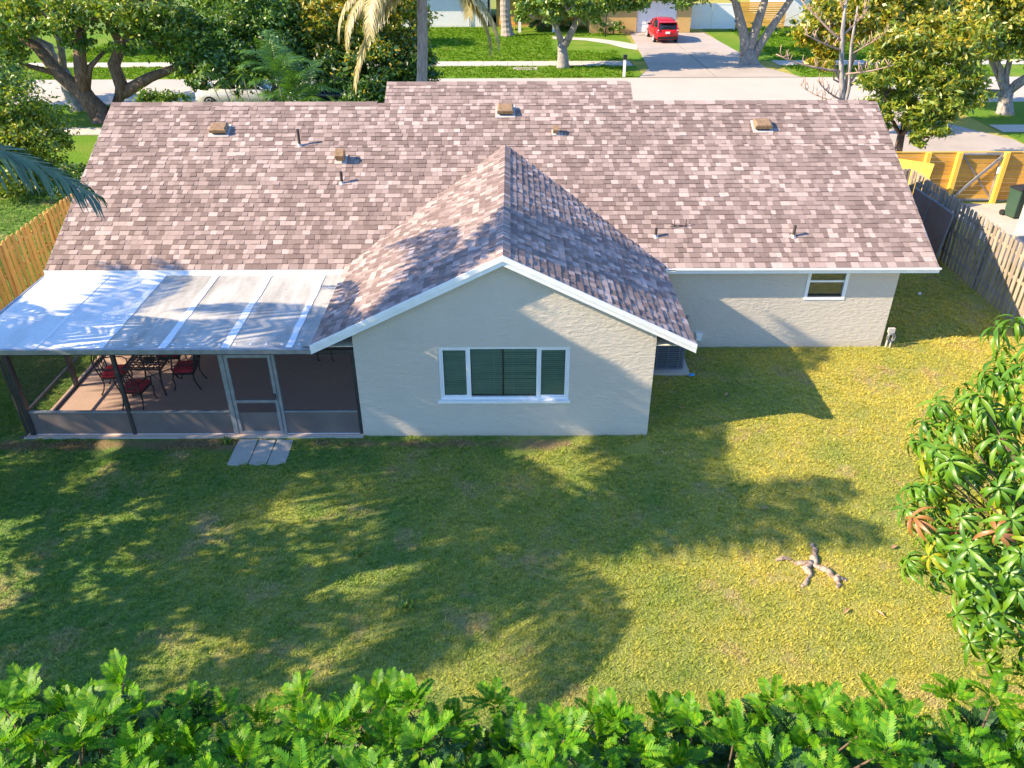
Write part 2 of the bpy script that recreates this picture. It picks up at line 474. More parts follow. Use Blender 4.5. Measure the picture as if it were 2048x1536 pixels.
# slabs of the far pavement, each laid with a joint
def slabs(x0, x1, y0, y1, step, z, name, mat):
    root = structure(sheet(name, rect(x0, x1, y0, y1), z - 0.008, M['soil']))
    b = B(); b.box(-step / 2 + 0.012, step / 2 - 0.012, y0 + 0.01, y1 - 0.01, 0, 0.03)
    me = mesh('slab', b, mat)
    n = int((x1 - x0) / step)
    for k in range(n):
        inst('slab', me, root, loc=(x0 + (k + 0.5) * step, 0, z - 0.01))
    return root
slabs(-45, 7.9, 54.2, 55.8, 1.6, 0.02, 'far_sidewalk', M['walk'])
slabs(17.1, 55, 54.2, 55.8, 1.6, 0.02, 'far_sidewalk', M['walk'])
slabs(-45, -10.6, 37.3, 38.6, 1.5, 0.02, 'near_sidewalk', M['walk'])
slabs(22.6, 55, 37.3, 38.6, 1.5, 0.02, 'near_sidewalk', M['walk'])
# far driveway: two strips of slabs side by side with a dark joint between
dw = sheet('far_driveway', [(7.6, 50.3), (17.4, 50.3), (16.2, 53.0), (15.45, 56), (15.35, 68.2), (9.35, 68.2), (9.0, 56), (8.6, 53.2)], 0.010, M['black'])
def dslab(poly):
    b = B(); b.prism(poly, 0.012, 0.034); obj('slab', b, M['drive'], dw)
edgeL = lambda y: 7.65 + (y - 50.3) * 0.33 if y < 53.2 else 8.65 + (y - 53.2) * 0.048
edgeR = lambda y: 17.35 - (y - 50.3) * 0.42 if y < 53.2 else 16.12 - (y - 53.2) * 0.06
ys = [50.3, 53.2, 57.0, 60.8, 64.6, 68.15]
for a, b_ in zip(ys[:-1], ys[1:]):
    mid = lambda y: 12.3 - 0.01 * (y - 50)
    dslab([(edgeL(a) + .02, a + .02), (mid(a) - .03, a + .02), (mid(b_) - .03, b_ - .02), (edgeL(b_) + .02, b_ - .02)])
    dslab([(mid(a) + .03, a + .02), (edgeR(a) - .02, a + .02), (edgeR(b_) - .02, b_ - .02), (mid(b_) + .03, b_ - .02)])
# curved entry walk on the far lawn
sheet('entry_walk', [(8.9, 60.2), (9.2, 62.6), (8.2, 64.0), (6.4, 65.6), (3.2, 66.6), (3.2, 65.4), (5.6, 64.6), (7.2, 62.9), (8.0, 61.2)], 0.016, M['walk'])
# driveway of the property, right of the house, and the side yard behind the yellow fence
sheet('near_driveway', [(13.1, 27.75), (22.4, 27.75), (22.4, 36.0), (20.5, 39.5), (19.6, 43.6), (12.2, 43.6), (13.0, 38)], 0.012, M['drive'])
sheet('side_yard_path', [(14.4, 21.5), (22, 21.5), (22, 27.45), (14.7, 27.45), (15.2, 25.6)], 0.008, M['pale'])
sheet('left_driveway', [(-40, 37.2), (-30, 37.2), (-30, 43.6), (-40, 43.6)], 0.012, M['drive'])

# ------------------------------------------------------------------ the house
PT = 0.491
CS = 1 / math.sqrt(1 + PT * PT); SN = PT * CS
YE, ZE = 16.794, 2.183
EXP = 0.148
XL, XR = -10.57, 9.675
LS = 38.8 * EXP
YR, ZR = YE + LS * CS, ZE + LS * SN            # side ridges
CL, CR = -3.35, 3.23
YC = 22.678; LC = (YC - YE) / CS; ZC = ZE + LC * SN
XG, WG, ZG = -0.157, 3.585, 2.227              # the wing: ridge line, half width, eave height
YGR = 13.127; ZGR = ZG + PT * WG
YV = YE + (ZGR - ZE) / PT                       # where its ridge meets the main roof
YG, YM = 13.328, 17.02                          # faces of the wing wall and of the main wall
GL, GR = -3.02, 2.743
WL, WR = -9.86, 8.95

house = thing('house', 'single storey cream stucco house with brown shingle roof and gabled rear wing', 'house')

def wall_face(b, x0, x1, z0, z1, y, holes, depth=0.14, sgn=1):
    """a wall face at y looking to -y, holes cut out with their reveals"""
    xs = sorted({x0, x1, *[h[0] for h in holes], *[h[1] for h in holes]})
    zs = sorted({z0, z1, *[h[2] for h in holes], *[h[3] for h in holes]})
    for a, c in zip(xs[:-1], xs[1:]):
        for d, e in zip(zs[:-1], zs[1:]):
            mx, mz = (a + c) / 2, (d + e) / 2
            if any(h[0] < mx < h[1] and h[2] < mz < h[3] for h in holes):
                continue
            b.poly([(a, y, d), (c, y, d), (c, y, e), (a, y, e)])
    for hx0, hx1, hz0, hz1 in holes:
        yb = y + depth * sgn
        b.poly([(hx0, y, hz0), (hx0, yb, hz0), (hx1, yb, hz0), (hx1, y, hz0)])
        b.poly([(hx0, y, hz1), (hx1, y, hz1), (hx1, yb, hz1), (hx0, yb, hz1)])
        b.poly([(hx0, y, hz0), (hx0, y, hz1), (hx0, yb, hz1), (hx0, yb, hz0)])
        b.poly([(hx1, y, hz0), (hx1, yb, hz0), (hx1, yb, hz1), (hx1, y, hz1)])
    return b
zu = lambda x: ZGR - PT * abs(x - XG) - 0.16        # underside of the wing roof
WIN = (-1.42, 1.12, 0.86, 2.06)
b = B()
wall_face(b, GL, GR, -0.1, 2.13, YG, [WIN])
b.poly([(GL, YG, 2.13), (GR, YG, 2.13), (GR, YG, zu(GR)), (XG, YG, zu(XG)), (GL, YG, zu(GL))])
for x in (GL, GR):
    b.poly([(x, YG, -0.1), (x, YM + 0.2, -0.1), (x, YM + 0.2, zu(x)), (x, YG, zu(x))])
obj('wing_wall', b, M['stucco'], house)
WIN2 = (6.84, 7.80, 1.26, 2.03)
b = B()
wall_face(b, GR, WR, -0.1, 2.20, YM, [WIN2])
obj('rear_wall', b, M['stucco'], house)
b = B()
wall_face(b, WL, GL, -0.1, 2.20, YM, [(-6.6, -4.9, 0.12, 2.0)])
obj('rear_wall', b, M['stucco'], house)
YF = 26.7
for x in (WL, WR):
    b = B()
    b.poly([(x, YM, -0.1), (x, YF, -0.1), (x, YF, 2.25), (x, YR, ZR - 0.16), (x, YM, 2.20)])
    obj('side_wall', b, M['stucco'], house)
b = B()
b.poly([(WL, YF, -0.1), (WR, YF, -0.1), (WR, YF, 2.3), (WL, YF, 2.3)])
obj('front_wall', b, M['stucco'], house)
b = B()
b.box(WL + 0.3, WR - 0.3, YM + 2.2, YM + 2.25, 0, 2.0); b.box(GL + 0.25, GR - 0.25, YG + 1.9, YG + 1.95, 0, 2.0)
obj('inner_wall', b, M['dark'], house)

# roof: one deck, then every shingle
roof = obj('roof', B(), M['deck'], house)
b = B()
def slab_poly(pts, t=0.05):
    """a thick sheet under a roof plane"""
    lo = [(p[0], p[1], p[2] - t) for p in pts]
    b.loft([lo, pts])
D = -0.016
slab_poly([(XL, YE, ZE + D), (XR, YE, ZE + D), (XR, YR, ZR + D), (XL, YR, ZR + D)])
slab_poly([(CL, YR, ZR + D), (CR, YR, ZR + D), (CR, YC, ZC + D), (CL, YC, ZC + D)])
slab_poly([(XL, YR, ZR + D), (XR, YR, ZR + D), (XR, 2 * YR - YE, ZE + D), (XL, 2 * YR - YE, ZE + D)])
slab_poly([(CL, YC, ZC + D), (CR, YC, ZC + D), (CR, 2 * YC - YE, ZE + D), (CL, 2 * YC - YE, ZE + D)])
slab_poly([(XG - WG, YGR, ZG + D), (XG, YGR, ZGR + D), (XG, YV, ZGR + D), (XG - WG, YE + (ZG - ZE) / PT, ZG + D)])
slab_poly([(XG, YGR, ZGR + D), (XG + WG, YGR, ZG + D), (XG + WG, YE + (ZG - ZE) / PT, ZG + D), (XG, YV, ZGR + D)])
obj('roof_deck', b, M['deck'], roof)
for x in (CL, CR):   # the raised end walls where the middle ridge stands higher than the sides
    b = B(); b.poly([(x, YR - 0.02, ZR), (x, YC, ZC - 0.03), (x, 2 * YC - YE, ZE - .02), (x, YR + 0.6, ZR - 0.7)])
    obj('step_gable', b, M['stucco'], roof)

rs = random.Random(11)
sh_rect = []      # whole shingles that can be single objects
SV = []; SQ = []; ST = []
def add_shingle(O, U, V, N, l0, l1, u0, u1, s0, s1, t):
    """l0,l1: ends of the lower edge, u0,u1: ends of the upper edge"""
    i = len(SV)
    lap = 0.012
    P = lambda u, s, h: O + U * u + V * s + N * h
    SV.extend([P(l0, s0, t), P(l1, s0, t), P(u1, s1 + lap, 0.001), P(u0, s1 + lap, 0.001), P(l0, s0, -0.012), P(l1, s0, -0.012)])
    SQ.extend([(i, i + 1, i + 2, i + 3), (i + 4, i + 5, i + 1, i)])
    ST.extend([(i, i + 3, i + 4), (i + 1, i + 5, i + 2)])
def lay(O, U, V, N, S, lo, hi, near):
    """courses of shingles on one plane between lo(s) and hi(s)"""
    O, U, V, N = (Vector(a) for a in (O, U, V, N))
    k = 0; s0 = -0.02
    while s0 < S - 0.01:
        s1 = min(s0 + EXP + (0.02 if k == 0 else 0), S)
        a, e = min(lo(s0), lo(s1)), max(hi(s0), hi(s1))
        u = a - rs.uniform(0, 0.25)
        while u < e:
            w = rs.choice((0.10, 0.12, 0.135, 0.155, 0.175, 0.20, 0.235)) * rs.uniform(0.92, 1.08)
            l0, l1 = max(u + 0.002, lo(s0)), min(u + w - 0.002, hi(s0))
            u0, u1 = max(u + 0.002, lo(s1)), min(u + w - 0.002, hi(s1))
            t = rs.choice((0.010, 0.011, 0.020, 0.023))
            if l1 - l0 > 0.01 or u1 - u0 > 0.01:
                if l1 < l0: l0 = l1 = (l0 + l1) / 2
                if u1 < u0: u0 = u1 = (u0 + u1) / 2
                if near and abs(l0 - u0) < 1e-6 and abs(l1 - u1) < 1e-6 and s1 - s0 > 0.12:
                    c = O + U * ((l0 + l1) / 2) + V * s0
                    sh_rect.append(((c - Vector((0, 0, 9.41))).length, O, U, V, N, l0, l1, s0, s1, t))
                else:
                    add_shingle(O, U, V, N, l0, l1, u0, u1, s0, s1, t)
            u += w
        s0 = s1; k += 1
zs_ = lambda s: ZE + s * SN
# main plane left and right of the wing, then the raised middle
half = lambda s: max(0.0, (ZGR - zs_(s)) / PT)
SVAL = (ZGR - ZE) / SN
Om, Um, Vm, Nm = (0, YE, ZE), (1, 0, 0), (0, CS, SN), (0, -SN, CS)
def lay_main():
    lay(Om, Um, Vm, Nm, SVAL, lambda s: XL, lambda s: XG - half(s) + 0.02, True)
    lay(Om, Um, Vm, Nm, SVAL, lambda s: XG + half(s) - 0.02, lambda s: XR, True)
lay_main()
O2 = (0, YE + SVAL * CS, ZE + SVAL * SN)
lay(O2, Um, Vm, Nm, LS - SVAL - 0.05, lambda s: XL, lambda s: XR, False)
O3 = (0, YE + (LS - 0.05) * CS, ZE + (LS - 0.05) * SN)
lay(O3, Um, Vm, Nm, LC - LS - 0.0, lambda s: CL, lambda s: CR, False)
# the wing's two slopes
SG = WG / CS
yval = lambda s: YE + (ZG + s * SN - ZE) / PT
lay((XG - WG, 0, ZG), (0, -1, 0), (CS, 0, SN), (-SN, 0, CS), SG, lambda s: -yval(s), lambda s: -YGR, True)
lay((XG + WG, 0, ZG), (0, 1, 0), (-CS, 0, SN), (SN, 0, CS), SG, lambda s: YGR, lambda s: yval(s), True)
# far slopes, hardly seen
lay((0, 2 * YR - YE, ZE), (-1, 0, 0), (0, -CS, SN), (0, SN, CS), LS, lambda s: -XR, lambda s: -XL, False)
sh_rect.sort(key=lambda r: r[0])
ub = B()
ub.v = [(-.5, 0, 1), (.5, 0, 1), (.5, 1, 0), (-.5, 1, 0), (-.5, 0, -1), (.5, 0, -1)]
ub.f = [(0, 1, 2, 3), (4, 5, 1, 0), (0, 3, 4), (1, 5, 2)]
unit = mesh('shingle', ub, M['shingle'])
for k, (d, O, U, V, N, l0, l1, s0, s1, t) in enumerate(sh_rect):
    if k < 300:
        c = O + U * ((l0 + l1) / 2) + V * s0
        m = Matrix((U * (l1 - l0), V * (s1 - s0 + 0.012), N * t)).transposed().to_4x4(); m.translation = c
        inst('shingle', unit, roof, m)
    else:
        add_shingle(O, U, V, N, l0, l1, l0, l1, s0, s1, t)
me = bpy.data.meshes.new('shingle_field')
me.from_pydata([tuple(v) for v in SV], [], SQ + ST); me.materials.append(M['shingle']); me.update()
stuff(link(bpy.data.objects.new('shingle_field', me), roof))
# ridge caps, bent over the ridge
def cap_mesh(step):
    b = B()
    for sx in (-1, 1):
        o = 0.15
        b.poly([(0, -sx * 0 , 0.022), (step + 0.01, 0, 0.012), (step + 0.01, sx * o * CS, 0.012 - o * SN), (0, sx * o * CS, 0.022 - o * SN)][::sx])
        b.poly([(0, sx * o * CS, 0.022 - o * SN), (step, sx * o * CS, 0.012 - o * SN), (step, sx * o * CS, -o * SN - .01), (0, sx * o * CS, -o * SN - .01)][::sx])
    b.poly([(0, -0.15 * CS, 0.022 - 0.15 * SN), (0, 0, 0.022), (0, 0.15 * CS, 0.022 - 0.15 * SN), (0, 0.15 * CS, -0.15 * SN), (0, 0, 0), (0, -0.15 * CS, -0.15 * SN)])
    return mesh('ridge_cap', b, M['shingle'])
cap = cap_mesh(0.15)
cap2 = cap_mesh(0.27)
def ridge(a, L, direction, me, step):
    n = int(L / step)
    for k in range(n):
        inst('ridge_cap', me, roof, loc=(a[0] + math.cos(direction) * k * step, a[1] + math.sin(direction) * k * step, a[2]), rot=(0, 0, direction))
ridge((XG, YGR, ZGR + 0.004), YV - YGR - 0.1, math.pi / 2, cap, 0.15)
ridge((XL, YR, ZR + 0.004), CL - XL, 0, cap2, 0.27)
ridge((CR, YR, ZR + 0.004), XR - CR, 0, cap2, 0.27)
ridge((CL, YC, ZC + 0.004), CR - CL, 0, cap2, 0.27)

# fascias, bargeboards, soffits, gutter edge
b = B(); b.box(XG + WG - 0.02, XR + 0.02, YE - 0.035, YE - 0.006, ZE - 0.135, ZE - 0.012); obj('fascia', b, M['white'], house)
b = B(); b.box(XG + WG + 0.05, XR + 0.03, YE - 0.085, YE - 0.036, ZE - 0.035, ZE - 0.008); obj('drip_edge', b, M['white'], house)
b = B(); b.box(XL - 0.02, XG - WG, YE - 0.03, YE - 0.006, ZE - 0.12, ZE - 0.012); obj('fascia', b, M['white'], house)
b = B(); b.box(XG + WG - 0.6, XR, YE, YM, ZE - 0.14, ZE - 0.12); obj('soffit', b, M['soffit'], house)
b = B(); b.box(XL, XG - WG + 0.6, YE, YM, ZE - 0.14, ZE - 0.12); obj('soffit', b, M['soffit'], house)
for x, y0, z0, y1, z1 in ((XR, YE, ZE, YR, ZR), (XL, YE, ZE, YR, ZR)):
    b = B(); b.bar((x, y0, z0 - 0.09), (x, y1, z1 - 0.09), 0.025, 0.14); b.bar((x, y1, z1 - 0.09), (x, 2 * y1 - y0, z0 - 0.09), 0.025, 0.14)
    obj('bargeboard', b, M['white'], house)
def barge(sx):
    e = Vector((XG + sx * (WG + 0.03), YGR, ZG - 0.015)); a = Vector((XG, YGR, ZGR))
    def strip(y0, y1, h0, h1):
        bb = B()
        q = [Vector((e.x, 0, e.z + h0)), Vector((a.x, 0, a.z + h0)), Vector((a.x, 0, a.z + h1)), Vector((e.x, 0, e.z + h1))]
        bb.loft([[(p.x, y0, p.z) for p in q], [(p.x, y1, p.z) for p in q]])
        return bb
    obj('bargeboard', strip(YGR - 0.03, YGR + 0.0, -0.17, 0.012), M['white'], house)
    obj('drip_edge', strip(YGR - 0.055, YGR - 0.031, -0.075, 0.028), M['white'], house)
    bb = B()
    bb.poly([(e.x, YGR, e.z - 0.15), (e.x, YG + 0.01, e.z - 0.15), (a.x, YG + 0.01, a.z - 0.16), (a.x, YGR, a.z - 0.16)])
    obj('soffit', bb, M['soffit'], house)
    bb = B(); bb.box(min(e.x, e.x - sx * 0.03), max(e.x, e.x - sx * 0.03), YGR + .001, YE - 0.04, e.z - 0.14, e.z - 0.02)
    obj('fascia', bb, M['white'], house)
    w = GL if sx < 0 else GR
    bb = B(); bb.box(min(w, e.x - sx * .04), max(w, e.x - sx * .04), YG + .012, YM, e.z - 0.14, e.z - 0.125)
    obj('soffit', bb, M['soffit'], house)
barge(-1); barge(1)
b = B(); b.box(XG + WG - 0.02, XG + WG + 0.10, YE - 0.10, YE - 0.062, ZE - 0.10, ZE - 0.0); b.bar((XG + WG + .02, YE - .06, ZE - .05), (XG + WG + .28, YE - .06, ZE - .03), .05, .05)
obj('gutter_end', b, M['white'], house)

# windows
def frame(b, x0, x1, z0, z1, y0, y1, w):
    b.box(x0, x1, y0, y1, z0, z0 + w); b.box(x0, x1, y0, y1, z1 - w, z1)
    b.box(x0, x0 + w, y0, y1, z0 + w, z1 - w); b.box(x1 - w, x1, y0, y1, z0 + w, z1 - w)
    return b
slat_cache = {}
def slats(parent, x0, x1, z0, z1, y, step, w=0.040):
    key = round(x1 - x0, 3)
    if key not in slat_cache:
        bb = B(); m = Matrix.Rotation(R(22), 4, 'X')
        bb.box(0, x1 - x0, -w / 2, w / 2, -0.0015, 0.0015, m)
        slat_cache[key] = mesh('blind_slat', bb, M['blind'])
    z = z0
    while z < z1:
        inst('blind_slat', slat_cache[key], parent, loc=(x0, y, z), rot=(rs.uniform(-.07, .07), rs.uniform(-.004, .004), 0)); z += step
x0, x1, z0, z1 = WIN
win = obj('window', frame(B(), x0 + .002, x1 - .002, z0 + .002, z1 - .002, YG + 0.03, YG + 0.11, 0.055), M['vinyl'], house)
for xx in (-0.83, 0.505):
    bb = B(); bb.box(xx - 0.028, xx + 0.028, YG + 0.032, YG + 0.108, z0 + .057, z1 - .057); obj('mullion', bb, M['vinyl'], win)
for a, c, inn in ((x0 + .057, -0.858, .03), (-0.802, 0.477, .006), (0.533, x1 - .057, .03)):
    if inn > .01:
        obj('sash', frame(B(), a + .002, c - .002, z0 + .06, z1 - .06, YG + 0.042, YG + 0.085, inn), M['vinyl'], win)
    bb = B(); bb.poly([(a + inn, YG + .06, z0 + .06 + inn), (c - inn, YG + .06, z0 + .06 + inn), (c - inn, YG + .06, z1 - .06 - inn), (a + inn, YG + .06, z1 - .06 - inn)]); obj('pane', bb, M['glass'], win)
    slats(win, a + .01, c - .01, z0 + .10, z1 - .08, YG + 0.112, 0.0445)
bb = B(); bb.box(-0.185, -0.16, YG + 0.066, YG + 0.082, z0 + .06, z1 - .06); obj('meeting_stile', bb, M['bronze'], win)
for xx in (-0.35, 0.02):
    bb = B(); bb.tube([(xx, YG + .098, z1 - .08), (xx + .01, YG + .098, z0 + .1)], .003, 5); obj('blind_cord', bb, M['white'], win)
bb = B(); bb.box(x0 - .05, x1 + .03, YG - 0.035, YG + 0.028, z0 - .055, z0 + .0015); obj('sill', bb, M['white'], win)
x0, x1, z0, z1 = WIN2
win = obj('window', frame(B(), x0 + .002, x1 - .002, z0 + .002, z1 - .002, YM - 0.012, YM + 0.10, 0.075), M['vinyl'], house)
bb = B(); bb.box(x0 + .077, x1 - .077, YM + .022, YM + .07, 1.70, 1.745); obj('meeting_rail', bb, M['vinyl'], win)
for a, c, yy in ((z0 + .077, 1.70, .05), (1.745, z1 - .077, .035)):
    bb = B(); bb.poly([(x0 + .077, YM + yy, a), (x1 - .077, YM + yy, a), (x1 - .077, YM + yy, c), (x0 + .077, YM + yy, c)]); obj('pane', bb, M['glass'], win)
bb = B(); bb.box(x0 + .08, x1 - .08, YM + .09, YM + .10, z0 + .05, z1 - .05); obj('roller_shade', bb, M['shade'], win)
bb = B(); bb.box(x0 + .077, x1 - .077, YM + .008, YM + .03, z0 + .077, z0 + .115); obj('sash_rail', bb, M['bronze'], win)
# sliding door inside the porch
door = obj('sliding_door', frame(B(), -6.598, -4.902, 0.122, 1.998, YM + .02, YM + .10, .06), M['vinyl'], house)
bb = B(); bb.box(-5.78, -5.72, YM + .03, YM + .09, .182, 1.938); obj('door_stile', bb, M['vinyl'], door)
for a, c in ((-6.538, -5.78), (-5.72, -4.962)):
    bb = B(); bb.poly([(a, YM + .057, .182), (c, YM + .057, .182), (c, YM + .057, 1.938), (a, YM + .057, 1.938)]); obj('pane', bb, M['glass'], door)
# small fittings on the rear wall
bb = B(); bb.box(4.44, 4.56, YM - .07, YM + .005, .22, .40); bb.bar((4.5, YM - .03, .41), (4.5, YM - .03, .36), .16, .09, (0, 1, 0))
obj('outlet_cover', bb, M['white'], house)
bb = B(); bb.tube([(4.17, YM - .03, .86), (4.17, YM + .002, .80)], .035, 8); obj('hose_tap', bb, M['alu'], house)
rootv = None
def on_roof(x, y):
    return ZE + PT * (y - YE)
def box_vent(x, y, w=0.42, d=0.34, h=0.17):
    t = obj('roof_vent', B().box(-w * .62, w * .62, -d * .7, d * .7, 0.012, 0.022), M['lead'], house)
    t.matrix_basis = Matrix.Translation((x, y, on_roof(x, y))) @ Matrix.Rotation(math.atan(PT), 4, 'X')
    bb = B()
    bb.loft([[(-w / 2, -d / 2, h * .45), (w / 2, -d / 2, h * .45), (w / 2, d / 2, h * .2), (-w / 2, d / 2, h * .2)],
             [(-w / 2, -d / 2, h * .98), (w / 2, -d / 2, h * .98), (w / 2, d / 2, h * .72), (-w / 2, d / 2, h * .72)],
             [(-w * .42, -d * .42, h * 1.12), (w * .42, -d * .42, h * 1.12), (w * .42, d * .42, h * .9), (-w * .42, d * .42, h * .9)]])
    obj('hood', bb, M['vent'], t)
    bb = B(); bb.box(-w * .4, w * .4, -d * .4, d * .4, .02, h * .5); obj('throat', bb, M['black'], t)
for x, y in ((-7.49, 20.95), (-0.15, 21.58), (6.46, 21.03)):
    box_vent(x, y)
def goose(x, y, s):
    t = obj('gooseneck_vent', B().box(-.16 * s, .16 * s, -.17 * s, .17 * s, .012, .022), M['lead'], house)
    t.matrix_basis = Matrix.Translation((x, y, on_roof(x, y))) @ Matrix.Rotation(math.atan(PT), 4, 'X')
    w = .11 * s
    prof = [(.13, 0), (.13, .24), (.08, .31), (-.06, .32), (-.15, .26), (-.15, .12), (-.06, .12), (-.06, 0)]
    bb = B(); bb.loft([[(x, y_ * s, z_ * s) for y_, z_ in prof] for x in (-w, w)])
    obj('hood', bb, M['vent'], t)
goose(-4.25, 19.98, 0.95); goose(1.14, 20.85, 0.65)
def pipe(x, y, h=0.36, r=0.035):
    t = obj('vent_pipe', B().tube([(0, 0, -.05), (0, 0, h)], r, 10), M['pipe'], house)
    t.location = (x, y, on_roof(x, y))
    bb = B(); bb.loft([[(r * k * math.cos(a * math.pi / 4), r * k * math.sin(a * math.pi / 4) , zz + PT * r * k * math.sin(a * math.pi / 4) * f) for a in range(8)] for k, zz, f in ((2.1, .012, 1), (1.3, .03, .6), (1.15, .06, 0))])
    obj('flashing', bb, M['lead'], t)
for x, y, h in ((-5.36, 20.44, .42), (-4.14, 19.23, .30), (3.35, 17.63, .22), (6.55, 17.62, .28)):
    pipe(x, y, h)
t = obj('roof_bracket', B().tube([(-.13, 0, -.05), (-.13, 0.02, .17)], .010, 6).tube([(.13, .0, -.05), (.14, 0.02, .19)], .010, 6).tube([(-.24, -.06, .035), (.0, .0, .05), (.2, .02, .05)], .012, 6).tube([(-.2, .06, .05), (.15, -.05, .03)], .008, 5), M['pipe'], house)
t.location = (3.95, 17.9, on_roof(3.95, 17.9))

# ------------------------------------------------------------------ screened porch
porch = thing('screened_porch', 'screened porch with flat stained white panel roof and bronze posts, attached left of the wing', 'porch')
PX0, PX1, PY0, PY1 = -9.80, GL - 0.004, 13.36, YM - 0.004
bb = B(); bb.box(PX0 - .06, PX1, PY0 - .06, PY1, -0.1, 0.045); obj('floor_slab', bb, M['slab'], porch)
bb = B(); bb.box(PX0 - .10, PX1, PY0 - .10, PY0 - .062, -0.1, 0.035); obj('slab_edge', bb, M['pale'], porch)
zr = lambda y: 2.075 + (y - 13.3) * 0.008
RX0, RX1, RY0, RY1 = -10.50, XG - WG - 0.035, 13.28, YE - 0.035
xs = [RX0, -9.05, -7.83, -6.64, -5.45, -4.24, RX1]
mats = ['panel_a', 'panel_a', 'panel_b', 'panel_b', 'panel_b', 'panel_b']
for k in range(6):
    bb = B(); x0, x1 = xs[k] + .004, xs[k + 1] - .004
    bb.loft([[(x0, RY0, zr(RY0) - .07), (x1, RY0, zr(RY0) - .07), (x1, RY1, zr(RY1) - .07), (x0, RY1, zr(RY1) - .07)],
             [(x0, RY0, zr(RY0)), (x1, RY0, zr(RY0)), (x1, RY1, zr(RY1)), (x0, RY1, zr(RY1))]])
    p = obj('roof_panel', bb, M[mats[k]], porch)
    for j in range(4):
        xx = x0 + (x1 - x0) * (j + .5) / 4
        b2 = B(); r = .022
        b2.loft([[(xx + r * q * math.cos(a * math.pi / 3), RY0 + .16 + r * q * math.sin(a * math.pi / 3), zr(RY0 + .16) + h) for a in range(6)] for q, h in ((1.4, .0), (1.2, .008), (.5, .014))])
        obj('screw_cap', b2, M['seal'], p)
for k in range(1, 6):
    w = (.05, .05, .13, .14, .14, .13)[k]
    bb = B(); n = 12
    L = []; Rr = []
    for i in range(n + 1):
        y = RY0 + .01 + (RY1 - RY0 - .02) * i / n
        L.append((xs[k] - w / 2 + rs.uniform(-.012, .012), y)); Rr.append((xs[k] + w / 2 + rs.uniform(-.012, .012), y))
    for i in range(n):
        q = [L[i], Rr[i], Rr[i + 1], L[i + 1]]
        bb.loft([[(x, y, zr(y) + .001) for x, y in q], [(x, y, zr(y) + .012) for x, y in q]])
    obj('seam_strip', bb, M['seal'], porch)
bb = B(); bb.box(-3.98, RX1 - .004, RY0 + .02, RY1 - .12, zr(15) + .012, zr(15) + .03); obj('seam_strip', bb, M['panel_b'], porch)
bb = B(); bb.box(RX0, RX1, RY1 - .16, RY1 - .002, zr(RY1) + .003, zr(RY1) + .03); obj('roof_flashing', bb, M['seal'], porch)
bb = B(); bb.box(RX0 - .05, RX1, RY0 - .07, RY0 - .002, zr(RY0) - .085, zr(RY0) + .012); obj('gutter', bb, M['alu'], porch)
bb = B(); bb.box(RX0 - .05, RX0 - .002, RY0, RY1, zr(RY0) - .085, zr(RY0) + .03); obj('edge_trim', bb, M['alu'], porch)
bb = B(); bb.box(PX0, PX1, PY0 - .02, PY0 + .05, 1.90, 2.0); bb.box(PX0 - .02, PX0 + .05, PY0 + .051, PY1, 1.90, 2.0); obj('header_beam', bb, M['bronze'], porch)
posts = []
def post(x, y, w=.075, z1=1.999, mat='bronze'):
    bb = B(); bb.box(x - w / 2, x + w / 2, y - w / 2 - .004, y + w / 2, .03, z1); posts.append(obj('post', bb, M[mat], porch))
post(-9.74, PY0 + .03, .10); post(-7.68, PY0 + .03, .07); post(-5.60, PY0 + .03, .09, 1.90, 'alu'); post(-4.60, PY0 + .03, .06, 1.90, 'alu'); post(PX1 - .04, PY0 + .03, .06)
post(-9.74, 15.25, .085); post(-9.74, PY1 - .05, .07)
bb = B(); bb.tube([(-10.42, RY0 - .03, 2.0), (-10.2, PY0 - .03, 1.93), (-9.84, PY0 - .03, 1.90), (-9.83, PY0 - .03, .10), (-9.93, PY0 - .16, .06)], .035, 6); obj('downspout', bb, M['bronze'], porch)
for a, c in ((-9.69, -7.72), (-7.64, -5.65), (-4.57, PX1 - .075)):
    bb = B(); bb.box(a, c, PY0 + .012, PY0 + .03, .05, .565); obj('kick_plate', bb, M['kick'], porch)
    bb = B(); bb.box(a, c, PY0 - .004, PY0 + .05, .567, .60); obj('chair_rail', bb, M['alu'], porch)
    bb = B(); bb.poly([(a, PY0 + .02, .60), (c, PY0 + .02, .60), (c, PY0 + .02, 1.90), (a, PY0 + .02, 1.90)]); obj('screen', bb, M['screen'], porch)
bb = B(); bb.box(PX0, PX1, PY0 + .0, PY0 + .06, .045, .05); obj('sole_plate', bb, M['white'], porch)
for a, c in ((PY0 + .09, 15.20), (15.30, PY1 - .09)):
    bb = B(); bb.box(-9.765, -9.72, a, c, .567, .60); obj('chair_rail', bb, M['bronze'], porch)
    bb = B(); bb.box(-9.765, -9.72, a, c, .046, .085); obj('bottom_rail', bb, M['bronze'], porch)
    for z0, z1 in ((.085, .567), (.60, 1.90)):
        bb = B(); bb.poly([(-9.742, a, z0), (-9.742, c, z0), (-9.742, c, z1), (-9.742, a, z1)]); obj('screen', bb, M['screen'], porch)
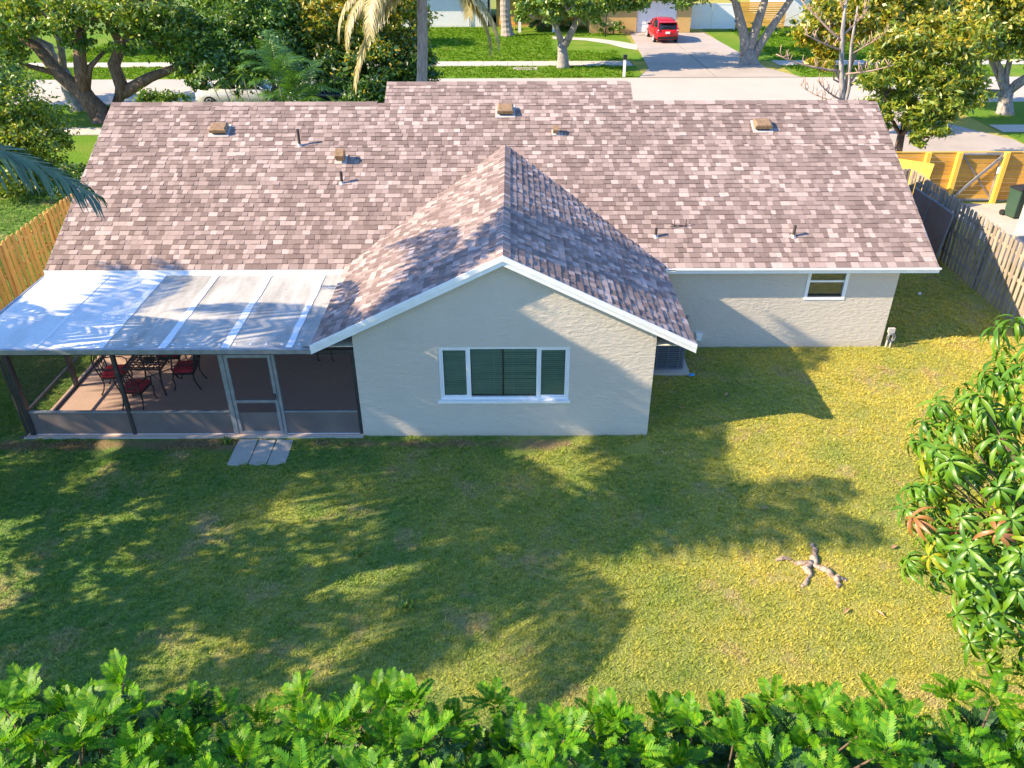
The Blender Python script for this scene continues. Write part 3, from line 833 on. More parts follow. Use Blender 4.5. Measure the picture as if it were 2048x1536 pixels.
# screen door
sd = obj('screen_door', frame(B(), -5.545, -4.64, .055, 1.895, PY0 - .012, PY0 + .028, .065), M['alu'], porch)
bb = B(); bb.box(-5.48, -4.705, PY0 - .008, PY0 + .024, .80, .86); obj('mid_rail', bb, M['alu'], sd)
bb = B(); bb.box(-5.48, -4.705, PY0 + .004, PY0 + .012, .12, .565); obj('kick_plate', bb, M['kick'], sd)
for z0, z1 in ((.565, .80), (.86, 1.83)):
    bb = B(); bb.poly([(-5.48, PY0 + .01, z0), (-4.705, PY0 + .01, z0), (-4.705, PY0 + .01, z1), (-5.48, PY0 + .01, z1)]); obj('screen', bb, M['screen'], sd)
bb = B(); bb.box(-4.70, -4.66, PY0 - .06, PY0 - .013, .90, 1.02); obj('handle', bb, M['bronze'], sd)
# hanging plant hooks and towel under the wing's eave
for x in (-3.72, -3.45):
    bb = B(); bb.tube([(x, PY0 - .02, 1.98), (x, PY0 - .03, 1.80), (x + .04, PY0 - .05, 1.78)], .014, 6); obj('hook', bb, M['black'], porch)

# ------------------------------------------------------------------ table and chairs
def scroll(cx, cz, r, turns, a0, sgn, n=14):
    return [(cx + r * (1 - .75 * k / n) * math.cos(a0 + sgn * turns * 2 * math.pi * k / n), cz + r * (1 - .75 * k / n) * math.sin(a0 + sgn * turns * 2 * math.pi * k / n)) for k in range(n + 1)]
def make_chair():
    t = thing('patio_chair', '', 'chair')
    # chair faces +y, seat at 0.42
    lean = lambda z: -.22 - (z - .42) * .22
    arch = [(-.21, .42), (-.245, .62), (-.24, .78), (-.17, .90), (0, .95), (.17, .90), (.24, .78), (.245, .62), (.21, .42)]
    bb = B(); bb.tube([(x, lean(z), z) for x, z in arch], .016, 6)
    for path in ([(0, .47), (0, .92)], [(-.16, .47), (-.10, .62), (-.17, .78), (-.06, .88)], [(.16, .47), (.10, .62), (.17, .78), (.06, .88)],
                 [(-.22, .60), (-.05, .56), (0, .47)], [(.22, .60), (.05, .56), (0, .47)], scroll(-.09, .68, .085, 1.2, 0, 1), scroll(.09, .68, .085, 1.2, math.pi, -1),
                 scroll(0, .82, .075, 1.1, -1.2, 1), [(-.20, .48), (0, .50), (.20, .48)]):
        bb.tube([(x, lean(z), z) for x, z in path], .010, 5)
    obj('backrest', bb, M['iron'], t)
    bb = B(); bb.box(-.235, .235, -.22, .24, .385, .42); obj('seat', bb, M['iron'], t)
    bb = B(); n = 10
    rings = []
    for s, z in ((.90, .421), (1.0, .44), (1.0, .475), (.93, .495), (.6, .503)):
        rings.append([(.235 * s * max(-1, min(1, 1.32 * math.cos(a * math.pi / n))), .01 + .235 * s * max(-1, min(1, 1.32 * math.sin(a * math.pi / n))), z) for a in range(2 * n)])
    bb.loft(rings); obj('cushion', bb, M['cushion'], t, True)
    for sx in (-1, 1):
        bb = B(); bb.tube([(sx * .22, .21, .40), (sx * .235, .25, .28), (sx * .225, .22, .12), (sx * .245, .27, 0.0)], [.018, .017, .014, .018], 6); obj('leg', bb, M['iron'], t)
        bb = B(); bb.tube([(sx * .21, -.21, .42), (sx * .22, -.20, .25), (sx * .225, -.25, .1), (sx * .235, -.31, 0.0)], [.018, .016, .014, .018], 6); obj('leg', bb, M['iron'], t)
        bb = B(); bb.tube([(sx * .245, lean(.66), .66), (sx * .285, -.10, .665), (sx * .285, .10, .655), (sx * .275, .19, .61), (sx * .235, .20, .42)], .014, 6); obj('armrest', bb, M['iron'], t)
    return t
TBL = (-7.95, 15.20)
ch0 = make_chair()
spots = [((-8.72, 15.12), -math.pi / 2 + .08, 'red-cushioned metal chair at the porch table, its side to the grassy side screen'),
         ((-8.02, 14.50), -.12, 'red-cushioned metal chair with its back to the front kick plate of the porch'),
         ((-7.22, 15.30), math.pi / 2 + .05, 'red-cushioned metal chair on the screen door side of the porch table'),
         ((-7.80, 15.98), math.pi + .05, 'red-cushioned metal chair between the porch table and the house wall')]
for k, ((x, y), rz, lab) in enumerate(spots):
    c = ch0 if k == 0 else copy_tree(ch0)
    c.location = (x, y, .045); c.rotation_euler = (0, 0, rz); c['label'] = lab; c['group'] = 'chairs round the porch table'
t = thing('patio_table', 'square dark metal table with pierced lattice top on the porch', 'table', (TBL[0], TBL[1], .045))
bb = B(); h = .435; frame(bb, -h, h, -h, h, 0, .022, .05)
bb.v = [(x, z, .68 + y) for x, y, z in bb.v]
bb.f = [f[::-1] for f in bb.f]
for k in range(1, 8):
    u = -h + 2 * h * k / 8
    bb.box(u - .010, u + .010, -h + .04, h - .04, .684, .697); bb.box(-h + .04, h - .04, u - .010, u + .010, .685, .6985)
for k in range(-3, 4):
    for s in (-1, 1):
        x0, y0 = max(-h, -h + k * .2) + .05, (-h + max(0, -k * .2)) + .05
        L = 2 * h - abs(k) * .2 - .1
        bb.bar((x0, s * y0, .691), (x0 + L, s * (y0 + L), .691), .014, .010)
bb.box(-.13, .13, -.13, .13, .683, .696)
obj('table_top', bb, M['iron'], t)
for sx in (-1, 1):
    for sy in (-1, 1):
        bb = B(); bb.tube([(sx * .36, sy * .36, .68), (sx * .33, sy * .33, .5), (sx * .30, sy * .30, .25), (sx * .37, sy * .37, 0)], [.024, .02, .018, .024], 6); obj('leg', bb, M['iron'], t)
bb = B(); bb.tube([(-.31, -.31, .3), (.31, .31, .3)], .012, 5); bb.tube([(-.31, .31, .3), (.31, -.31, .3)], .012, 5); obj('stretcher', bb, M['iron'], t)

# ------------------------------------------------------------------ step slabs, condenser, small things by the house
for k, (x0, x1, lab) in enumerate(((-5.52, -5.125, 'worn concrete paver below the screen door, on the side of the porch chairs'), (-5.115, -4.765, 'worn concrete paver below the screen door, middle of the three'), (-4.755, -4.40, 'worn concrete paver below the screen door, next to the cream wing wall'))):
    e = lambda: rs.uniform(-.025, .025)
    bb = B(); bb.prism([(x0 + .01, 12.38 + e()), ((x0 + x1) / 2, 12.36 + e()), (x1 - .01, 12.40 + e()), (x1, 12.6), (x1 - .012, 12.95 + e()), (x1 - .02, 13.20), ((x0 + x1) / 2, 13.18 + e()), (x0 + .01, 13.22), (x0, 12.9 + e()), (x0 + .006, 12.6)], -.02, .022 + e() * .25)
    o = obj('paver', bb, M['pale']); tag(o, lab, 'paver', 'pavers below the screen door')
ac = thing('air_conditioner', 'dark grey outdoor condenser unit on a concrete pad behind the wing corner', 'air conditioner', (3.50, 16.28, 0), 0)
bb = B(); bb.prism([(-.62, -.60), (.56, -.60), (.56, .50), (-.62, .50)], -.05, .07); obj('pad', bb, M['pale'], ac)
def rr(hw, r, n=4):
    p = []
    for cx, cy, a0 in ((hw - r, hw - r, 0), (-hw + r, hw - r, 90), (-hw + r, -hw + r, 180), (hw - r, -hw + r, 270)):
        for k in range(n + 1):
            a = R(a0 + 90 * k / n); p.append((cx + r * math.cos(a), cy + r * math.sin(a)))
    return p
bb = B(); bb.prism(rr(.43, .09), .09, .74); obj('coil', bb, M['ac'], ac)
bb = B(); bb.prism(rr(.455, .10), .071, .11); obj('base_pan', bb, M['ac_bar'], ac)
bb = B(); bb.prism(rr(.46, .10), .735, .80); obj('top_cover', bb, M['ac_bar'], ac)
for k in range(11):
    bb = B(); z = .14 + k * .055
    ring = rr(.452, .10); bb.tube([(x, y, z) for x, y in ring + ring[:1]], .006, 4); obj('grille_bar', bb, M['ac_bar'], ac)
for q in (-.2, .05, .3):
    bb = B(); bb.box(q - .008, q + .008, -.462, -.450, .11, .735); obj('grille_upright', bb, M['ac_bar'], ac)
bb = B()
for k in range(1, 7):
    bb.tube([(.06 * k * math.cos(a * math.pi / 8), .06 * k * math.sin(a * math.pi / 8), .805) for a in range(17)], .006, 4)
obj('fan_guard', bb, M['black'], ac)
t = thing('hose_reel', 'pale coiled hose and pipe stub at the right rear corner of the house', 'hose', (9.08, 16.96, 0))
bb = B(); bb.tube([(0, .05, 0), (0, .05, .46)], .025, 8); bb.tube([(.08, .02, 0), (.09, .02, .36)], .02, 8); obj('pipe', bb, M['lead'], t)
bb = B(); bb.tube([(.03 + .10 * math.cos(k * .7), -.03 + .02 * math.sin(k * .35), .30 + .10 * math.sin(k * .7)) for k in range(28)], .013, 6); obj('coil', bb, M['ac_bar'], t)
bb = B(); bb.box(-.05, .10, -.0, .07, .40, .52); obj('tap_box', bb, M['lead'], t)

# ------------------------------------------------------------------ fences
def plank(w, h, t, ear=0.03):
    b = B()
    b.loft([[(x, -t / 2, z) for x, z in q] for q in [[(-w / 2, 0), (w / 2, 0), (w / 2, h - ear), (w / 2 - ear, h), (-w / 2 + ear, h), (-w / 2, h - ear)]]] +
           [[(x, t / 2, z) for x, z in [(-w / 2, 0), (w / 2, 0), (w / 2, h - ear), (w / 2 - ear, h), (-w / 2 + ear, h), (-w / 2, h - ear)]]])
    return b
def shadow_fence(label, x, y0, y1, h, mat, w, step, seed):
    """boards on both sides of the rails, fence runs along y"""
    r = random.Random(seed)
    t = thing('board_fence', label, 'fence', (x, y0, 0))
    mes = [mesh('board', plank(w, h + d, .018), M[mat]) for d in (0, -.015, .02)]
    n = int((y1 - y0) / step)
    for k in range(n):
        side = -1 if k % 2 == 0 else 1
        inst('board', r.choice(mes), t, loc=(side * .035 + r.uniform(-.003, .003), (k + .5) * step, .03), rot=(r.uniform(-.012, .012), r.uniform(-.008, .008), math.pi / 2))
    for z in (.35, h * .55, h - .25):
        bb = B(); bb.box(-.022, .022, 0, y1 - y0, z - .04, z + .04); obj('rail', bb, M[mat], t)
    y = 0.0
    while y <= y1 - y0 + .01:
        bb = B(); bb.box(-.045, .045, y - .045, y + .045, -.1, h - .02); obj('post', bb, M[mat], t); y += 2.4
    return t
shadow_fence('weathered grey board fence between the side lawn and the neighbouring yard', 12.85, 13.2, 25.4, 1.84, 'fence_old', .125, .105, 3)
shadow_fence('yellow pine board fence running past the porch along the property edge', -13.0, 12.0, 27.0, 1.86, 'fence_new', .14, .118, 4)
# short return of the grey fence to the house
t = thing('board_fence', 'short weathered board fence closing the gap behind the house corner', 'fence', (10.2, 25.4, 0))
for k in range(18):
    inst('board', bpy.data.meshes['board'], t, loc=(.1 + k * .145, .02 * (k % 2), .03), rot=(0, 0, 0))
bb = B(); bb.box(0, 2.6, -.06, -.02, .4, .48); bb.box(0, 2.6, -.06, -.02, 1.4, 1.48); obj('rail', bb, M['fence_old'], t)
# yellow plank fence and its gate
yf = thing('plank_fence', 'bright yellow horizontal plank fence with square posts beside the gravel side yard', 'fence', (13.0, 27.6, 0))
def bay(x0, x1, par, z0=.09, n=11, h=.152, y=0.0):
    for k in range(n):
        bb = B(); bb.box(x0, x1, y + rs.uniform(-.003, .003), y + .022, z0 + k * h + .006, z0 + (k + 1) * h - .006); obj('plank', bb, M['fence_rail'], par)
for x0, x1 in ((0, 1.28), (1.42, 2.36), (4.12, 5.42), (5.56, 7.6)):
    bay(x0, x1, yf)
for x in (1.35, 2.43, 4.05, 5.49):
    bb = B(); bb.box(x - .075, x + .075, -.16, -.004, -.1, 1.80); obj('post', bb, M['post_y'], yf)
bb = B(); bb.box(-.02, 7.6, -.02, .045, 1.772, 1.80); obj('cap_rail', bb, M['post_y'], yf)
gate = thing('plank_gate', 'yellow plank gate with grey metal frame and crossed brace', 'gate', (15.52, 27.58, 0))
bay(.06, 1.40, gate, .12, 10, .158, .03)
obj('gate_frame', frame(B(), .02, 1.46, .10, 1.74, -.02, .026, .05), M['alu'], gate)
bb = B(); bb.bar((.08, -.05, .2), (1.40, -.05, 1.66), .09, .05, (0, 1, 0)); obj('brace', bb, M['alu'], gate)
bb = B(); bb.bar((.08, -.012, 1.66), (1.40, -.012, .2), .04, .012, (0, 1, 0)); obj('brace', bb, M['alu'], gate)
bb = B(); bb.box(1.38, 1.50, -.07, -.022, 1.05, 1.28); obj('latch', bb, M['white'], gate)
t = tag(obj('plywood_sheet', B().bar((13.15, 26.3, .02), (13.75, 27.1, 1.62), .02, 1.2, (0.75, -0.6, 0.0)), M['post_y']), 'sunlit yellow plywood sheet leaning in the corner by the plank fence', 'board')
# dark sheets stood up along the grey fence
for k, (y0, y1, h, lab) in enumerate(((21.9, 23.25, 1.58, 'dark rusty sheet with pale edge stood against the grey fence, towards the lawn'), (23.28, 24.4, 1.56, 'dark rusty sheet stood against the grey fence, towards the yellow gate'))):
    t = thing('metal_sheet', lab, 'sheet', (12.42, y0, 0), group='sheets along the grey fence')
    bb = B(); m = Matrix.Rotation(R(6), 4, 'Y'); bb.box(-.01, .012, 0, y1 - y0, 0, h, m); obj('sheet', bb, M['rust'], t)
    bb = B(); bb.box(-.02, .022, 0, y1 - y0, h, h + .04, m); bb.box(-.02, .022, -.03, -.001, 0, h + .04, m); obj('edge_trim', bb, M['alu'], t)
# wheeled bin and the corner of the neighbouring house
t = thing('wheeled_bin', 'dark green wheeled bin standing by the yellow plank fence', 'bin', (17.05, 26.1, 0), .25)
bb = B(); bb.loft([[(x * s, y * s, z) for x, y in rr(.26, .05)] for s, z in ((.86, .06), (1.0, .92), (1.08, .93), (1.08, .97))]); obj('body', bb, M['binplastic'], t)
bb = B(); bb.loft([[(x * s, y * s, z) for x, y in rr(.285, .06)] for s, z in ((1.0, .975), (1.0, 1.0), (.8, 1.05))]); obj('lid', bb, M['black'], t)
bb = B(); bb.tube([(-.25, -.30, .93), (.25, -.30, .93)], .015, 6); obj('handle', bb, M['black'], t)
for sx in (-1, 1):
    bb = B(); bb.tube([(sx * .22, .26, .1), (sx * .28, .26, .1)], .1, 12); obj('wheel', bb, M['tyre'], t)
nb = thing('neighbour_house', 'plain grey neighbouring house wall with cream corner beyond the grey fence', 'house', (16.2, 14, 0))
bb = B(); bb.box(0, 9, 0, 10.4, -.1, 2.6); obj('wall', bb, M['grey_wall'], nb)
bb = B(); bb.box(-.02, .05, 10.33, 10.44, 0, 2.6); obj('corner_trim', bb, M['stucco'], nb)
bb = B(); bb.loft([[(-.5, -.5, 2.6), (9.5, -.5, 2.6), (9.5, 10.6, 2.6), (-.5, 10.6, 2.6)], [(-.5, -.5, 2.72), (9.5, -.5, 2.72), (9.5, 10.6, 2.72), (-.5, 10.6, 2.72)], [(4, 4, 4.4), (5, 4, 4.4), (5, 6, 4.4), (4, 6, 4.4)]]); obj('roof', bb, M['tile'], nb)

# ------------------------------------------------------------------ on the lawn
t = thing('tree_root', 'bleached broken piece of forked tree root lying on the dry lawn', 'root', (4.98, 9.6, 0))
bb = B()
for path, r0 in (([(-.05, .02), (-.22, -.06), (-.17, -.24), (-.33, -.42), (-.42, -.46)], .07), ([(-.06, .03), (-.33, .06), (-.40, .12)], .06), ([(-.05, 0), (.03, .22), (.10, .42), (.09, .55)], .075),
                 ([(-.05, .0), (.10, -.12), (.20, -.26), (.33, -.30), (.36, -.38)], .07), ([(.24, -.28), (.20, -.46), (.12, -.52)], .055)):
    k = len(path); pts = []; rad = []
    for i in range(k - 1):
        for f in (0, .33, .66):
            a, c = path[i], path[i + 1]; pts.append((a[0] + (c[0] - a[0]) * f + rs.uniform(-.015, .015), a[1] + (c[1] - a[1]) * f + rs.uniform(-.022, .022), .025 - .03 * (i + f) / k + rs.uniform(-.012, .018))); rad.append(r0 * .9 * (1 - .62 * (i + f) / k) * rs.uniform(.5, 1.25))
    bb.tube(pts, rad, 7)
obj('root_wood', bb, M['log'], t, True)
tag(obj('wood_chip', B().tube([(4.35, 9.72, .02), (4.47, 9.76, .03), (4.6, 9.74, .02)], [.02, .045, .02], 6), M['log']), 'small pale wood chip on the lawn near the forked root', 'wood chip')
tag(obj('blue_wrapper', B().poly([(4.02, 15.55, .06), (4.16, 15.58, .07), (4.14, 15.66, .09), (4.03, 15.64, .06)]).poly([(4.04, 15.60, .10), (4.10, 15.58, .12), (4.13, 15.64, .10)]), plain('blue_plastic', (.08, .35, .7), .4)), 'crumpled light blue wrapper on the grass beside the condenser', 'litter')
tag(obj('golf_ball', B().loft([[(11.15 + .045 * math.sin(p) * math.cos(a * math.pi / 5), 19.9 + .045 * math.sin(p) * math.sin(a * math.pi / 5), .06 - .045 * math.cos(p)) for a in range(10)] for p in (.1, .6, 1.1, 1.6, 2.1, 2.6, 3.05)]), M['white'], None, True), 'small white ball on the shaded side lawn by the grey fence', 'ball')
leaf_spots = [(2.9, 14.6, .3), (3.6, 14.3, 2.0), (4.7, 14.8, .8), (4.5, 11.0, .1), (6.4, 10.0, .5), (5.1, 8.6, .7), (5.6, 8.55, 2.2), (6.9, 8.3, .4), (-1.0, 12.9, 1.0)]
for k, (x, y, a) in enumerate(leaf_spots):
    bb = B(); m = Matrix.Translation((x, y, .045)) @ Matrix.Rotation(a, 4, 'Z')
    L = .085; bb.poly([tuple(m @ Vector(p)) for p in ((-L, 0, 0), (-L * .3, -.028, .012), (L * .5, -.022, .02), (L, 0, .0), (0, 0, -.004))]); bb.poly([tuple(m @ Vector(p)) for p in ((-L, 0, 0), (0, 0, -.004), (L, 0, 0), (L * .5, .022, .02), (-L * .3, .028, .012))])
    tag(obj('fallen_leaf', bb, M['drylit']), 'dry brown curled leaf lying on the lawn', 'leaf', 'dry leaves on the lawn')

# ------------------------------------------------------------------ across the street
fh = thing('far_house', 'tan stucco house with white garage door behind the red car', 'house', (0, 0, 0))
b = B(); wall_face(b, 6.2, 14.1, -.1, 2.75, 68.2, [(9.85, 13.0, 0.02, 2.3)], .18); wall_face(b, -1.2, 6.2, -.1, 2.75, 72.4, [(1.2, 2.9, .9, 2.1), (4.2, 5.2, .05, 2.1)], .15)
for x in (6.2, 14.1):
    b.poly([(x, 68.2, -.1), (x, 80, -.1), (x, 80, 2.75), (x, 68.2, 2.75)])
b.poly([(-1.2, 72.4, -.1), (-1.2, 80, -.1), (-1.2, 80, 2.75), (-1.2, 72.4, 2.75)])
obj('wall', b, M['tan_wall'], fh)
gd = obj('garage_door', B().box(9.855, 12.995, 68.34, 68.36, .025, 2.295), M['white'], fh)
for r_ in range(4):
    for c_ in range(4):
        bb = B(); bb.box(9.93 + c_ * .775, 10.63 + c_ * .775, 68.315, 68.338, .09 + r_ * .565, .56 + r_ * .565); obj('door_panel', bb, M['white'], gd)
b = B(); b.loft([[(-2, 67.6, 2.75), (14.8, 67.6, 2.75), (14.8, 81, 2.75), (-2, 81, 2.75)], [(-2, 67.6, 2.95), (14.8, 67.6, 2.95), (14.8, 81, 2.95), (-2, 81, 2.95)], [(3, 74, 5.2), (9.5, 74, 5.2), (9.5, 75, 5.2), (3, 75, 5.2)]]); obj('roof', b, M['tile'], fh)
w_ = obj('window', frame(B(), 1.205, 2.895, .905, 2.095, 72.43, 72.5, .07), M['white'], fh); obj('pane', B().box(1.275, 2.825, 72.46, 72.47, .975, 2.025), M['carglass'], w_)
obj('front_door', B().box(4.205, 5.195, 72.5, 72.54, .05, 2.095), M['fence_rail'], fh)
for x in (0.7, 3.4):
    bb = B(); bb.box(x - .11, x + .11, 68.8, 69.02, 0, 2.75); obj('porch_column', bb, M['white'], fh)
wh = thing('far_house', 'white house wall seen through the hanging palm fronds across the street', 'house')
b = B(); wall_face(b, -16, -1.9, -.1, 2.8, 72.0, [(-11, -9, .9, 2.1)], .15); b.poly([(-1.9, 72, -.1), (-1.9, 82, -.1), (-1.9, 82, 2.8), (-1.9, 72, 2.8)]); b.poly([(-16, 72, -.1), (-16, 82, -.1), (-16, 82, 2.8), (-16, 72, 2.8)])
obj('wall', b, M['white_wall'], wh)
obj('gable_roof', B().loft([[(-16.6, 71.4, 2.8), (-1.3, 71.4, 2.8), (-1.3, 83, 2.8), (-16.6, 83, 2.8)], [(-16.6, 77, 5), (-1.3, 77, 5), (-1.3, 77.2, 5), (-16.6, 77.2, 5)]]), M['tile'], wh)
w_ = obj('window', frame(B(), -10.995, -9.005, .905, 2.095, 72.03, 72.1, .07), M['white'], wh); obj('pane', B().box(-10.925, -9.075, 72.06, 72.07, .975, 2.025), M['carglass'], wh)
obj('corner_pipe', B().tube([(-3.4, 71.93, 0), (-3.4, 71.93, 2.7)], .045, 8), M['alu'], wh)
wr = thing('far_house', 'pale grey house wall behind the leafless branches across the street', 'house')
b = B(); wall_face(b, 22.3, 40, -.1, 2.8, 71.5, [(26, 28, .9, 2.1)], .15); b.poly([(22.3, 71.5, -.1), (22.3, 82, -.1), (22.3, 82, 2.8), (22.3, 71.5, 2.8)]); obj('wall', b, M['white_wall'], wr)
obj('roof', B().loft([[(21.8, 71, 2.8), (40, 71, 2.8), (40, 83, 2.8), (21.8, 83, 2.8)], [(23, 77, 5), (40, 77, 5), (40, 77.2, 5), (23, 77.2, 5)]]), M['tile'], wr)
w_ = obj('window', frame(B(), 26.005, 27.995, .905, 2.095, 71.53, 71.6, .07), M['white'], wr); obj('pane', B().box(26.075, 27.925, 71.56, 71.57, .975, 2.025), M['carglass'], w_)
vg = thing('vinyl_gate', 'white vinyl double gate beside the tan house across the street', 'gate', (14.15, 69.6, 0))
for k in range(2):
    lf = obj('gate_leaf', frame(B(), .05 + k * 1.86, 1.88 + k * 1.86, .12, 1.98, -.03, .03, .10), M['vinyl'], vg)
    for j in range(8):
        bb = B(); bb.box(.155 + k * 1.86 + j * .204, .355 + k * 1.86 + j * .204, -.012, .012, .22, 1.88); obj('board', bb, M['vinyl'], lf)
    bb = B(); bb.box(.02 + k * 3.7, .12 + k * 3.7, -.06, -.031, .62, .74); obj('hinge', bb, M['black'], vg)
for x in (0, 3.78):
    bb = B(); bb.box(x - .05, x + .04, -.06, .06, -.1, 2.1); obj('post', bb, M['vinyl'], vg)
wf = thing('plank_fence', 'orange brown horizontal plank fence behind the big forked tree across the street', 'fence', (18.1, 70.6, 0))
for k in range(12):
    bb = B(); bb.box(0, 4.1, 0, .03, .06 + k * .16, .205 + k * .16); obj('plank', bb, M['fence_rail'], wf)
for x in (.05, 2.0, 4.0):
    bb = B(); bb.box(x - .06, x + .06, .031, .13, -.1, 2.0); obj('post', bb, M['fence_rail'], wf)
bn = thing('garden_bench', 'small orange brown wooden bench beside the porch of the tan house', 'bench', (-.3, 70.2, 0))
obj('seat', B().box(-.65, .65, -.22, .22, .40, .45), M['fence_rail'], bn); obj('backrest', B().box(-.65, .65, .2, .25, .46, .95), M['fence_rail'], bn)
for x in (-.58, .58):
    for y in (-.18, .2):
        obj('leg', B().box(x - .035, x + .035, y - .035, y + .035, 0, .40), M['fence_rail'], bn)
lp = thing('lamp_post', 'thin black garden lamp post on the lawn before the tan house', 'lamp', (7.25, 66.2, 0))
obj('pole', B().tube([(0, 0, 0), (0, 0, 1.9)], .035, 8), M['black'], lp); obj('lantern', B().prism([(-.1, -.1), (.1, -.1), (.1, .1), (-.1, .1)], 1.9, 2.2), M['black'], lp)
mp_ = thing('marker_post', 'short white post with black top on the verge across the street', 'post', (6.78, 50.55, 0))
obj('post', B().box(-.07, .07, -.07, .07, -.05, 1.0), M['white'], mp_); obj('cap', B().box(-.11, .11, -.11, .11, 1.0, 1.26), M['black'], mp_)
dr = thing('storm_drain', 'concrete storm drain inlet set in the far grass verge', 'drain', (.9, 53.2, 0))
obj('rim', frame(B(), -.75, .75, -.3, .3, 0, .05, .14), M['walk'], dr)
for o in dr.children:
    for v in o.data.vertices:
        x, y, z = v.co; v.co = (x, z, y + .006)
    o.data.flip_normals()
obj('grate', B().box(-.61, .61, -.16, .16, .0, .03), M['rust'], dr)

# ------------------------------------------------------------------ cars
def make_car(name, label, loc, rz, paint, hatch):
    t = thing(name, label, 'car', loc, rz)
    L = 2.05 if hatch else 2.30
    def ring(x, zb, zt, w):
        return [(x, -w * .86, zb), (x, -w * .98, zb + .12), (x, -w, (zb + zt) / 2), (x, -w * .95, zt), (x, -w * .6, zt + .03), (x, w * .6, zt + .03), (x, w * .95, zt), (x, w, (zb + zt) / 2), (x, w * .98, zb + .12), (x, w * .86, zb)]
    tail = [(-L, .34, .78, .66), (-L + .10, .26, .95, .80)] if hatch else [(-L, .36, .82, .66), (-L + .12, .26, .92, .80)]
    st = tail + [(-L + .5, .22, .98, .86), (-.6, .2, .95, .88), (.5, .2, .94, .88), (1.2, .2, .90, .86), (L - .3, .24, .74, .80), (L - .06, .30, .64, .66)]
    obj('body', B().loft([ring(*s) for s in st]), paint, t, True)
    if hatch:
        cab = [(-L + .06, .92, .96, .74, .70), (-L + .34, .92, 1.38, .80, .62), (-.9, .94, 1.50, .83, .63), (0.1, .94, 1.49, .84, .64), (.55, .92, 1.36, .84, .64), (1.25, .88, .91, .80, .74)]
    else:
        cab = [(-L + .75, .92, .95, .74, .70), (-L + 1.25, .92, 1.32, .80, .60), (-.5, .94, 1.42, .83, .62), (.15, .94, 1.41, .84, .62), (.55, .92, 1.30, .84, .62), (1.3, .88, .91, .80, .74)]
    obj('cabin_glass', B().loft([[(x, -wb, z0), (x, -wt, z1), (x, 0, z1 + .02), (x, wt, z1), (x, wb, z0)] for x, z0, z1, wb, wt in cab]), M['carglass'], t, True)
    bb = B(); rf = cab[1:5] if hatch else cab[1:4]
    bb.loft([[(x, -wt * 1.03, z1 - .05), (x, -wt * .97, z1 + .015), (x, -wt * .4, z1 + .045), (x, wt * .4, z1 + .045), (x, wt * .97, z1 + .015), (x, wt * 1.03, z1 - .05)] for x, z0, z1, wb, wt in rf])
    obj('roof', bb, paint, t, True)
    for s in (-1, 1):
        bb = B()
        for k in (0, 4):
            a, c = (cab[k], cab[k + 1]) if k == 0 else (cab[5], cab[4])
            bb.tube([(a[0], s * a[3] * 1.01, a[1]), (c[0], s * c[4] * 1.02, c[2])], .045, 6)
        a = cab[3]; bb.tube([(a[0] - .25, s * a[3], .93), (a[0] - .3, s * a[4] * 1.02, a[2])], .035, 6)
        obj('pillar', bb, paint, t)
        obj('mirror', B().box(.62, .78, s * .90 - .08, s * .90 + .10 * s + .02, .95, 1.07), M['black'] if hatch else paint, t)
        bb = B(); bb.loft([[(-L + .0, s * .62, .80), (-L + .02, s * .78, .80), (-L + .10, s * .80, 1.02), (-L + .06, s * .66, 1.02)], [(-L - .03, s * .62, .80), (-L - .0, s * .79, .80), (-L + .06, s * .81, 1.02), (-L + .02, s * .66, 1.02)]]); lm = obj('tail_lamp', bb, M['lamp_red'], t)
        obj('lens', B().box(-L - .045, -L + .0, s * .70 - .05, s * .70 + .05, .86, .93), M['lamp_clear'], lm)
        obj('headlamp', B().box(L - .22, L - .08, s * .62 - .12, s * .62 + .12, .58, .70), M['lamp_clear'], t)
    if hatch:
        obj('spoiler', B().loft([[(-L + .14, -.60, 1.37), (-L + .14, .60, 1.37), (-L + .14, .60, 1.41), (-L + .14, -.60, 1.41)], [(-L + .42, -.62, 1.39), (-L + .42, .62, 1.39), (-L + .42, .62, 1.44), (-L + .42, -.62, 1.44)]]), paint, t)
    obj('plate', B().box(-L - .035, -L + .02, -.16, .16, .66, .80), M['white'], t)
    obj('bumper', B().box(-L - .04, -L + .1, -.72, .72, .30, .46), M['black'] if hatch else paint, t)
    for x in (-L + .75, L - .75):
        for s in (-1, 1):
            wl = obj('wheel', B().tube([(0, -.10, 0), (0, .10, 0)], .31, 20), M['tyre'], t)
            wl.location = (x, s * .78, .31)
            rim = B()
            for k in range(5):
                a = k * 2 * math.pi / 5; rim.bar((0, s * .105, 0), (.19 * math.cos(a), s * .105, .19 * math.sin(a)), .05, .02, (0, 1, 0))
            rim.tube([(.2 * math.cos(a * math.pi / 8), s * .105, .2 * math.sin(a * math.pi / 8)) for a in range(17)], .02, 5)
            obj('rim', rim, M['rim'], wl)
    return t
make_car('parked_car', 'bright red hatchback parked before the white garage door', (11.35, 64.9, .034), math.pi / 2 + .03, M['paint_red'], True)
make_car('parked_car', 'silver white sedan parked on the roadside behind the thin-stemmed shrubs', (-13.9, 43.4, .01), 0.02, M['paint_silver'], False)
make_car('parked_car', 'dark blue sedan parked on the roadside beyond the cycad', (-8.4, 43.4, .01), -.02, M['paint_blue'], False)

